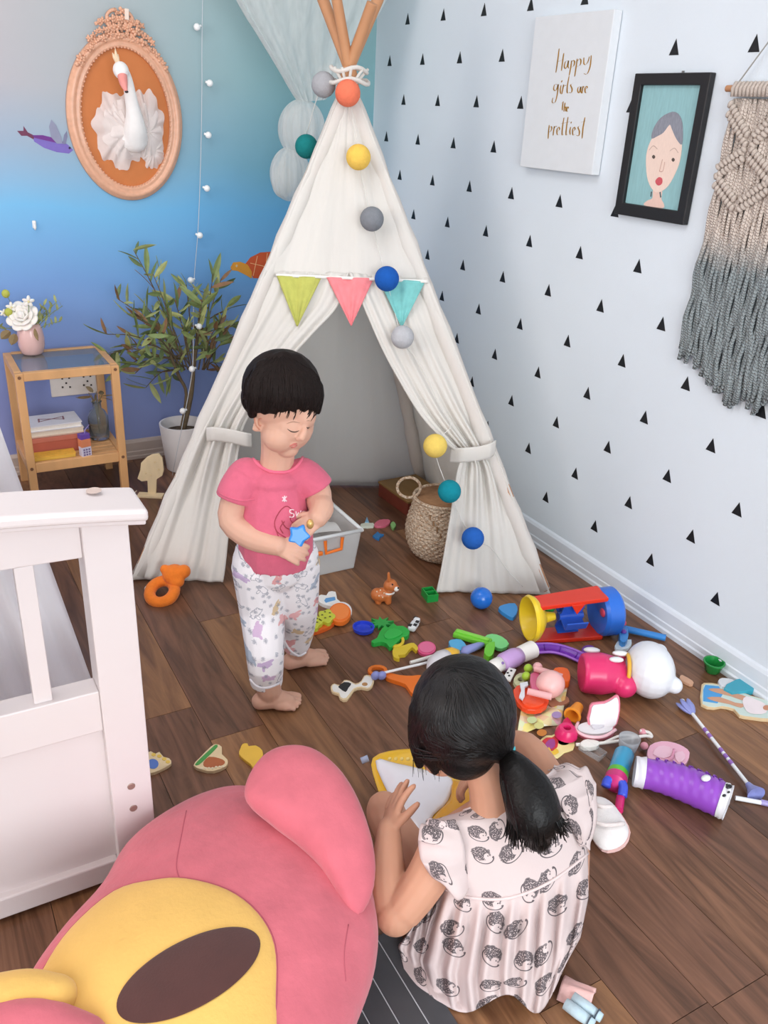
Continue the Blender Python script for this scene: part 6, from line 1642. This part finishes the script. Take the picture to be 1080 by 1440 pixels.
# --- pram frame, cup, tube, cane
t = thing('pram_handle', 'white wire pram handle with pink wheels beside the pink seat', 'toy pram handle', fl(870, 1042))
P = smooth_pts([fl(810, 1047, .01), fl(835, 1046, .012), fl(870, 1042, .014), (fl(905, 1035, .014)), fl(916, 1036, .014), fl(912, 1030, .016), fl(900, 1028, .016)], 5)
MB().tube(P, .0038, 8).build('wire', PWH, t, True, True)
MB().tube(smooth_pts([fl(850, 1044, .012), fl(875, 1034, .018), fl(898, 1036, .014)], 4), .003, 8).build('wire', PWH, t, True, True)
flat(t, 'grip', [(816, 1044), (826, 1039), (842, 1042), (840, 1049), (822, 1050)], PWH, .004, .012)
for x, y in ((904, 1030), (906, 1049)): MB().ball((.009, .009, .009), T(*fl(x, y, .012)), 14, 8).build('wheel', plastic('#e7a0ac'), t, True, True)
t = thing('clear_tray', 'small clear plastic tray on the floor by the girl', 'tray', frame(fl(832, 1060), fl(844, 1066)-fl(818, 1050)))
MB().add([(-.026, -.012, 0), (.026, -.012, 0), (.026, .012, 0), (-.026, .012, 0), (-.028, -.014, .016), (.028, -.014, .016), (.028, .014, .016), (-.028, .014, .016)], [(3, 2, 1, 0), (0, 1, 5, 4), (1, 2, 6, 5), (2, 3, 7, 6), (3, 0, 4, 7)]).build('tray_body', M('#dfe2e4', .15, .02, 8, alpha=.22), t, thick=.0018)
t = thing('smoky_cup', 'smoky translucent plastic cup standing behind the striped tube', 'toy cup', fl(880, 1062))
MB().shell([(0, 0), (.017, 0), (.024, .045), (.0225, .045), (.0155, .003), (0, .003)], T(*fl(881, 1060)), 24).build('cup_body', M('#c9cdd2', .2, .02, 8, alpha=.5), t, True, True)
t = thing('striped_tube', 'blue, green and pink plastic tube with curled blue spout', 'toy tube', fl(865, 1090))
A_, B_ = fl(878, 1060, .022), fl(863, 1106, .022); fm = frame(A_, B_-A_) @ RY(PI/2); L_ = (B_-A_).length
MB().lathe([(0, 0), (.0205, 0), (.0215, .002), (.0215, L_*.62)], fm, 24).build('blue_barrel', plastic('#2fa3cf'), t, True, 'auto')
MB().lathe([(.0225, L_*.60), (.0225, L_*.74)], fm, 24).build('green_band', plastic('#62c33c'), t, True, 'auto')
MB().lathe([(.0235, L_*.74), (.0235, L_*.92), (.012, L_*.98), (0, L_)], fm, 24).build('pink_band', plastic('#d4347e'), t, True, 'auto')
P = smooth_pts([fl(852, 1106, .022), fl(855, 1097, .028), fl(866, 1096, .03), fl(876, 1104, .028), fl(875, 1120, .018)], 5)
MB().tube(P, .0098, 12).build('curled_spout', plastic('#3d55d2'), t, True, True)
stick(t, 'spout_tip', (873, 1120), (870, 1140), .014, .009, plastic('#d2266c'))
# --- white cloth shoe
t = thing('white_baby_shoe', 'white soft baby shoe with pink sole beside the girl', 'shoe', fl(855, 1165))
SO = [(830, 1120), (845, 1118), (862, 1128), (877, 1148), (885, 1166), (878, 1182), (862, 1190), (845, 1188), (828, 1164), (826, 1140)]
flat(t, 'sole', [(x+2, y+4) for x, y in SO], cloth('#eec3bd'), 0, .010)
c_ = pix_center(SO)
MB().puff(sm2([(p.x, p.y) for p in [fl(x, y, .022) for x, y in SO]], 3), .022, T(0, 0, .014), 7, .012).build('upper', cloth('#f1ecea'), t, True, True)
MB().tube(smooth_pts([fl(828, 1152, .036), fl(850, 1160, .042), fl(878, 1158, .034)], 4), .004, 8).build('fold', cloth('#e9dedb'), t, True, True)
MB().tube(smooth_pts([fl(834, 1128, .03), fl(846, 1134, .038), fl(862, 1134, .03)], 4), .004, 8).build('fold', cloth('#e9dedb'), t, True, True)
# --- purple toy boot
P = smooth_pts([fl(895, 1085, .036), fl(930, 1092, .038), fl(965, 1103, .038), fl(1000, 1118, .038), fl(1022, 1128, .037)], 5); n = len(P)-1
t = thing('purple_toy_boot', 'purple quilted toy boot with white cuff and toe lying on the floor', 'toy boot', fl(960, 1120))
def boot(u0, u1, grow=0):
    def fn(u, v):
        k = (u0+(u1-u0)*v); kk = k*n; i = min(int(kk), n-1); c = P[i].lerp(P[i+1], kk-i); d = (P[i+1]-P[i]).normalized(); s_ = Vector((-d.y, d.x, 0))
        r = (.031+.008*math.sin(PI*min(1, max(0, k))*.75))+grow; a = 2*PI*u; z = r*math.sin(a)*(.92)
        return c+s_*(r*math.cos(a))+Z3*(max(z, -c.z+.001)+.0012*math.sin(k*60+3*math.cos(a)))
    return fn
MB().grid(boot(.08, .92), 28, 40, True).build('boot_leg', plastic('#9a4fc8', .3), t, True, True)
MB().grid(boot(-.03, .10, .002), 28, 10, True).build('cuff', M('#eceaf0', .5, .04), t, True, True)
MB().grid(boot(.88, 1.04, .0015), 28, 10, True).build('toe_cap', M('#eeedf1', .4, .03), t, True, True)
q = boot(1.0, 1.0, .001); pts_ = [q(k/24, 0) for k in range(24)]; cc = sum(pts_, Vector())/24
MB().add([cc+(P[-1]-P[-2]).normalized()*.006]+pts_, [(0, 1+k, 1+(k+1) % 24) for k in range(24)]).build('toe_end', M('#eeedf1', .4, .03), t, True, True)
q = boot(0, 1, .0022)
for k in range(9): MB().tube([q(.02+.17*j/6, .2+.075*k+.02*math.sin(j)) for j in range(7)], .0016, 6).build('stitch_line', plastic('#7f36ad'), t, True, True)
for u, v, s_ in ((.24, .95, .008), (.34, .93, .005), (.22, .905, .004), (.3, .99, .004)): MB().ball((s_, s_*.6, s_*.5), T(*q(u, v)), 10, 6).build('black_mark', plastic('#222126'), t, True, True)
MB().ball((.012, .008, .005), T(*q(.27, .66)), 10, 6).build('white_star', WHT, t, True, True)
# --- pink petal plate
t = thing('pink_petal_dish', 'pale pink petal shaped toy dish behind the purple boot', 'toy dish', fl(940, 1060))
flat(t, 'dish_base', [(910, 1062), (914, 1048), (930, 1042), (948, 1044), (962, 1050), (970, 1058), (966, 1072), (956, 1078), (936, 1072), (918, 1072)], plastic('#f0b6cb'), 0, .012)
flat(t, 'inner_petal', [(918, 1060), (926, 1049), (942, 1050), (946, 1060), (934, 1066)], plastic('#f5c8d8'), .012, .002); flat(t, 'inner_petal', [(948, 1060), (960, 1056), (964, 1066), (954, 1072)], plastic('#f5c8d8'), .012, .002)
MB().tube(smooth_pts([fl(934, 1072, .016), fl(944, 1066, .018), fl(948, 1054, .018)], 4), .0028, 8).build('ridge', plastic('#e79db8'), t, True, True)
# --- wands by the wall
def wand(label, a, c, flower, bell):
    t = thing('flower_wand', label, 'toy wand', fl((a[0]+c[0])/2, (a[1]+c[1])/2))
    A_, C_ = fl(*a, .012), fl(*c, .014); d = (C_-A_).normalized()
    MB().tube([A_, C_], .0042, 10).build('rod', WHT, t, True, 'auto')
    for k in (.22, .3, .5, .58, .66): MB().tube([A_.lerp(C_, k), A_.lerp(C_, k+.05)], .0047, 10).build('purple_stripe', plastic('#9a6fc0'), t, True)
    if flower:
        for k in range(6):
            a_ = 2*PI*k/6; s_ = (Vector((-d.y, d.x, 0))*math.cos(a_)+Z3*math.sin(a_)*.6)
            MB().ball((.026, .008, .004), frame(A_-d*.022+s_*.010, d*.9-s_*.35, Z3), 12, 8).build('petal', PERI, t, True, True)
        MB().ball(.006, T(*(A_-d*.05)), 10, 8).build('white_tip', WHT, t, True, True)
    if bell:
        MB().lathe([(.006, -.012), (.009, 0), (.019, .018), (.02, .02), (.0, .014)], frame(C_, d) @ RY(PI/2), 20).build('bell_cup', PERI, t, True, 'auto')
    return t
wand('striped white wand with periwinkle flower pointing at the boot', (974, 1004), (1056, 1108), True, True)
t = thing('striped_stick', 'white and lilac striped stick lying beyond the boot toe', 'toy stick', fl(1062, 1128))
stick(t, 'rod', (1034, 1122), (1100, 1134), .006, .005, WHT); stick(t, 'lilac_end', (1070, 1128), (1110, 1137), .006, .0062, plastic('#a79ad0'))
# --- green cup, peg, blocks and wooden doll near the baseboard
t = thing('green_cup', 'little green plastic bowl next to the baseboard', 'toy cup', fl(1001, 945))
MB().shell([(0, 0), (.013, 0), (.018, .004), (.0255, .028), (.0275, .03), (.0275, .033), (.0235, .033), (.016, .007), (0, .004)], T(*fl(1001, 945)), 28).build('cup_body', plastic('#1f8a3f', .25), t, True, 'auto')
cut('wooden_peg', 'tiny wooden peg lying on bare floor near the green bowl', 'wooden toy', [(956, 951), (960, 949), (974, 957), (975, 961), (970, 962), (957, 955)], M('#d9a98a', .5), .008)
cut('teal_block', 'teal wooden block leaning at the baseboard', 'wooden toy', [(1022, 962), (1036, 955), (1050, 952), (1062, 962), (1060, 970), (1044, 972), (1030, 974), (1018, 968)], '#3aa3ba', .016, sm=0)
cut('white_cloud_block', 'small white cloud block beside the teal block', 'wooden toy', [(1010, 957), (1016, 953), (1030, 955), (1036, 960), (1024, 966), (1014, 964)], '#dfe0e4', .014)
DOLL = [(986, 968), (990, 960), (1012, 962), (1024, 970), (1040, 972), (1056, 978), (1074, 983), (1090, 990), (1100, 1004), (1086, 1012), (1056, 1009), (1040, 1006), (1032, 997), (1014, 993), (1004, 995), (986, 990)]
t = cut('wooden_doll_cutout', 'wooden doll cutout in white swimsuit on a blue stand lying by the wall', 'wooden toy', DOLL, M('#e0c69c', .6, .06), .008, sm=2)
flat(t, 'painted_border', [(1043+(x-1043)*.96, 987+(y-987)*.93) for x, y in DOLL], M('#cfe0d8', .5), .008, .0006)
flat(t, 'blue_stand', [(989, 970), (992, 963), (1011, 965), (1017, 975), (1009, 989), (989, 986)], M('#4f9fdc', .5), .0086, .0006, 0)
for pp in ([(996, 969), (1012, 968), (1036, 975), (1050, 980), (1046, 985), (1028, 979), (1008, 974)], [(994, 981), (1012, 980), (1034, 988), (1048, 990), (1042, 995), (1026, 990), (1006, 986)]): flat(t, 'painted_leg', pp, M('#d39e80', .6), .0092, .0006)
flat(t, 'painted_suit', [(1044, 986), (1050, 979), (1064, 984), (1076, 990), (1078, 1002), (1062, 1004), (1050, 1000)], M('#f1e4e6', .6), .0098, .0006)
flat(t, 'painted_hand', circ(1078, 995, 5, 3.5), M('#c98d70', .6), .0104, .0006)
# --- wooden pieces by the bed
t = cut('peacock_piece', 'wooden peacock tail piece with blue body beside the bed post', 'wooden toy', [(204, 1062), (212, 1056), (218, 1060), (224, 1057), (230, 1064), (238, 1066), (241, 1073), (230, 1080), (216, 1086), (206, 1086), (200, 1075)], WOODP, .008)
flat(t, 'blue_body', circ(215, 1074, 8, 7), M('#5a7bc4', .5), .008, .0008)
for x, y in ((216, 1061), (224, 1063), (231, 1067), (236, 1071)): flat(t, 'feather_mark', circ(x, y, 3.2, 2.2), M('#e8c35a', .5), .008, .0008)
t = cut('watermelon_piece', 'wooden watermelon slice piece with green rind on the floor', 'wooden toy', [(272, 1076), (280, 1066), (296, 1050), (304, 1046), (312, 1050), (312, 1060), (320, 1068), (318, 1077), (300, 1084), (284, 1082)], WOODP, .008)
flat(t, 'green_rind', [(274, 1075), (282, 1066), (296, 1053), (303, 1047), (306, 1050), (290, 1066), (280, 1075)], M('#4f9a4c', .5), .008, .001)
flat(t, 'red_flesh', [(286, 1072), (294, 1064), (308, 1066), (316, 1070), (314, 1075), (300, 1079), (288, 1078)], M('#b3653c', .6), .008, .001)
for k in range(7): flat(t, 'rim_mark', circ(284+5*k, 1080-.4*k*(k > 3), 2, 1.4), M('#e6d4b4', .6), .008, .0012, 0)
t = cut('yellow_gourd_piece', 'yellow gourd shaped wooden piece next to the cushion', 'wooden toy', [(336, 1060), (338, 1052), (341, 1046), (348, 1045), (350, 1049), (360, 1048), (369, 1055), (369, 1065), (362, 1072), (358, 1081), (352, 1074), (344, 1068)], M('#e9bb48', .5), .008)
# --- inflatable toy in front of the girl
t = thing('inflatable_toy', 'yellow and white inflatable vinyl toy held by the girl', 'inflatable toy', fl(590, 1140))
VY = M('#eebc30', .18, .05, 20, coat=.5); VW = M('#eceaf0', .2, .04, 15, coat=.5, bump=.3, bscale=25)
ZI = .085
def ipuff(name, pix, h, mat, z=ZI, hb=None): MB().puff(sm2([(p.x, p.y) for p in [fl(x, y, z) for x, y in pix]], 3), h, T(0, 0, z), 8, hb).build(name, mat, t, True, True)
ipuff('inflated_body', [(524, 1066), (560, 1054), (610, 1056), (650, 1078), (672, 1112), (662, 1150), (632, 1172), (598, 1186), (570, 1180), (545, 1140), (528, 1100)], .012, VY, .07, .066)
ipuff('white_panel', [(528, 1070), (556, 1074), (600, 1084), (636, 1096), (630, 1126), (610, 1146), (594, 1172), (572, 1158), (546, 1116)], .016, VW, .082, .004)
for k in range(9): MB().ball((.0045, .0035, .004), T(*fl(548+8.5*k, 1067-.1*k+.08*k*k, ZI+.01)), 8, 6).build('gold_bump', M('#f3d472', .15, coat=.5), t, True, True)
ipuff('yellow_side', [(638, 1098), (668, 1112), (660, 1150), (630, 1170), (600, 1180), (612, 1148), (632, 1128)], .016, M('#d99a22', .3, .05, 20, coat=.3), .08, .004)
MB().tube([fl(508, 1070, .07), fl(518, 1066, .075)], .007, 10).build('valve', M('#b9c6e2', .1, .02, 8, alpha=.7), t, True, True)
# --- cloth doll legs at the hem
t = thing('cloth_doll', 'cloth doll with pink dress and pale blue striped legs beside the dress hem', 'doll', fl(805, 1412))
mb = MB(); 
def dfr(u, v):
    p = fl(782+44*v+12*u, 1408-34*u+22*v, 0); return p+Z3*(.004+.022*math.sin(PI*u)*(.6+.4*v)+.004*math.sin(u*18)*v)
MB().grid(dfr, 26, 16).build('doll_skirt', cloth('#e6b9b4', .3, 200), t, True, True, thick=.002)
for dx, dy in ((2, 0), (-9, 9)):
    A_, B_ = fl(804+dx, 1402+dy, .013), fl(844+dx, 1432+dy, .012)
    MB().tube([A_, A_.lerp(B_, .5), B_], [.009, .0095, .007], 12).build('doll_leg', cloth('#bcd2dc', .2, 200), t, True, True)
    for k in (.85,): 
        c_ = A_.lerp(B_, k); d = (B_-A_).normalized(); s_ = Vector((-d.y, d.x, 0)); MB().tube([c_+s_*(.0096*math.cos(a))+Z3*(.0096*math.sin(a)) for a in [PI*j/8 for j in range(9)]], .0012, 6).build('leg_stripe', M('#4b5560', .8), t, True, True)
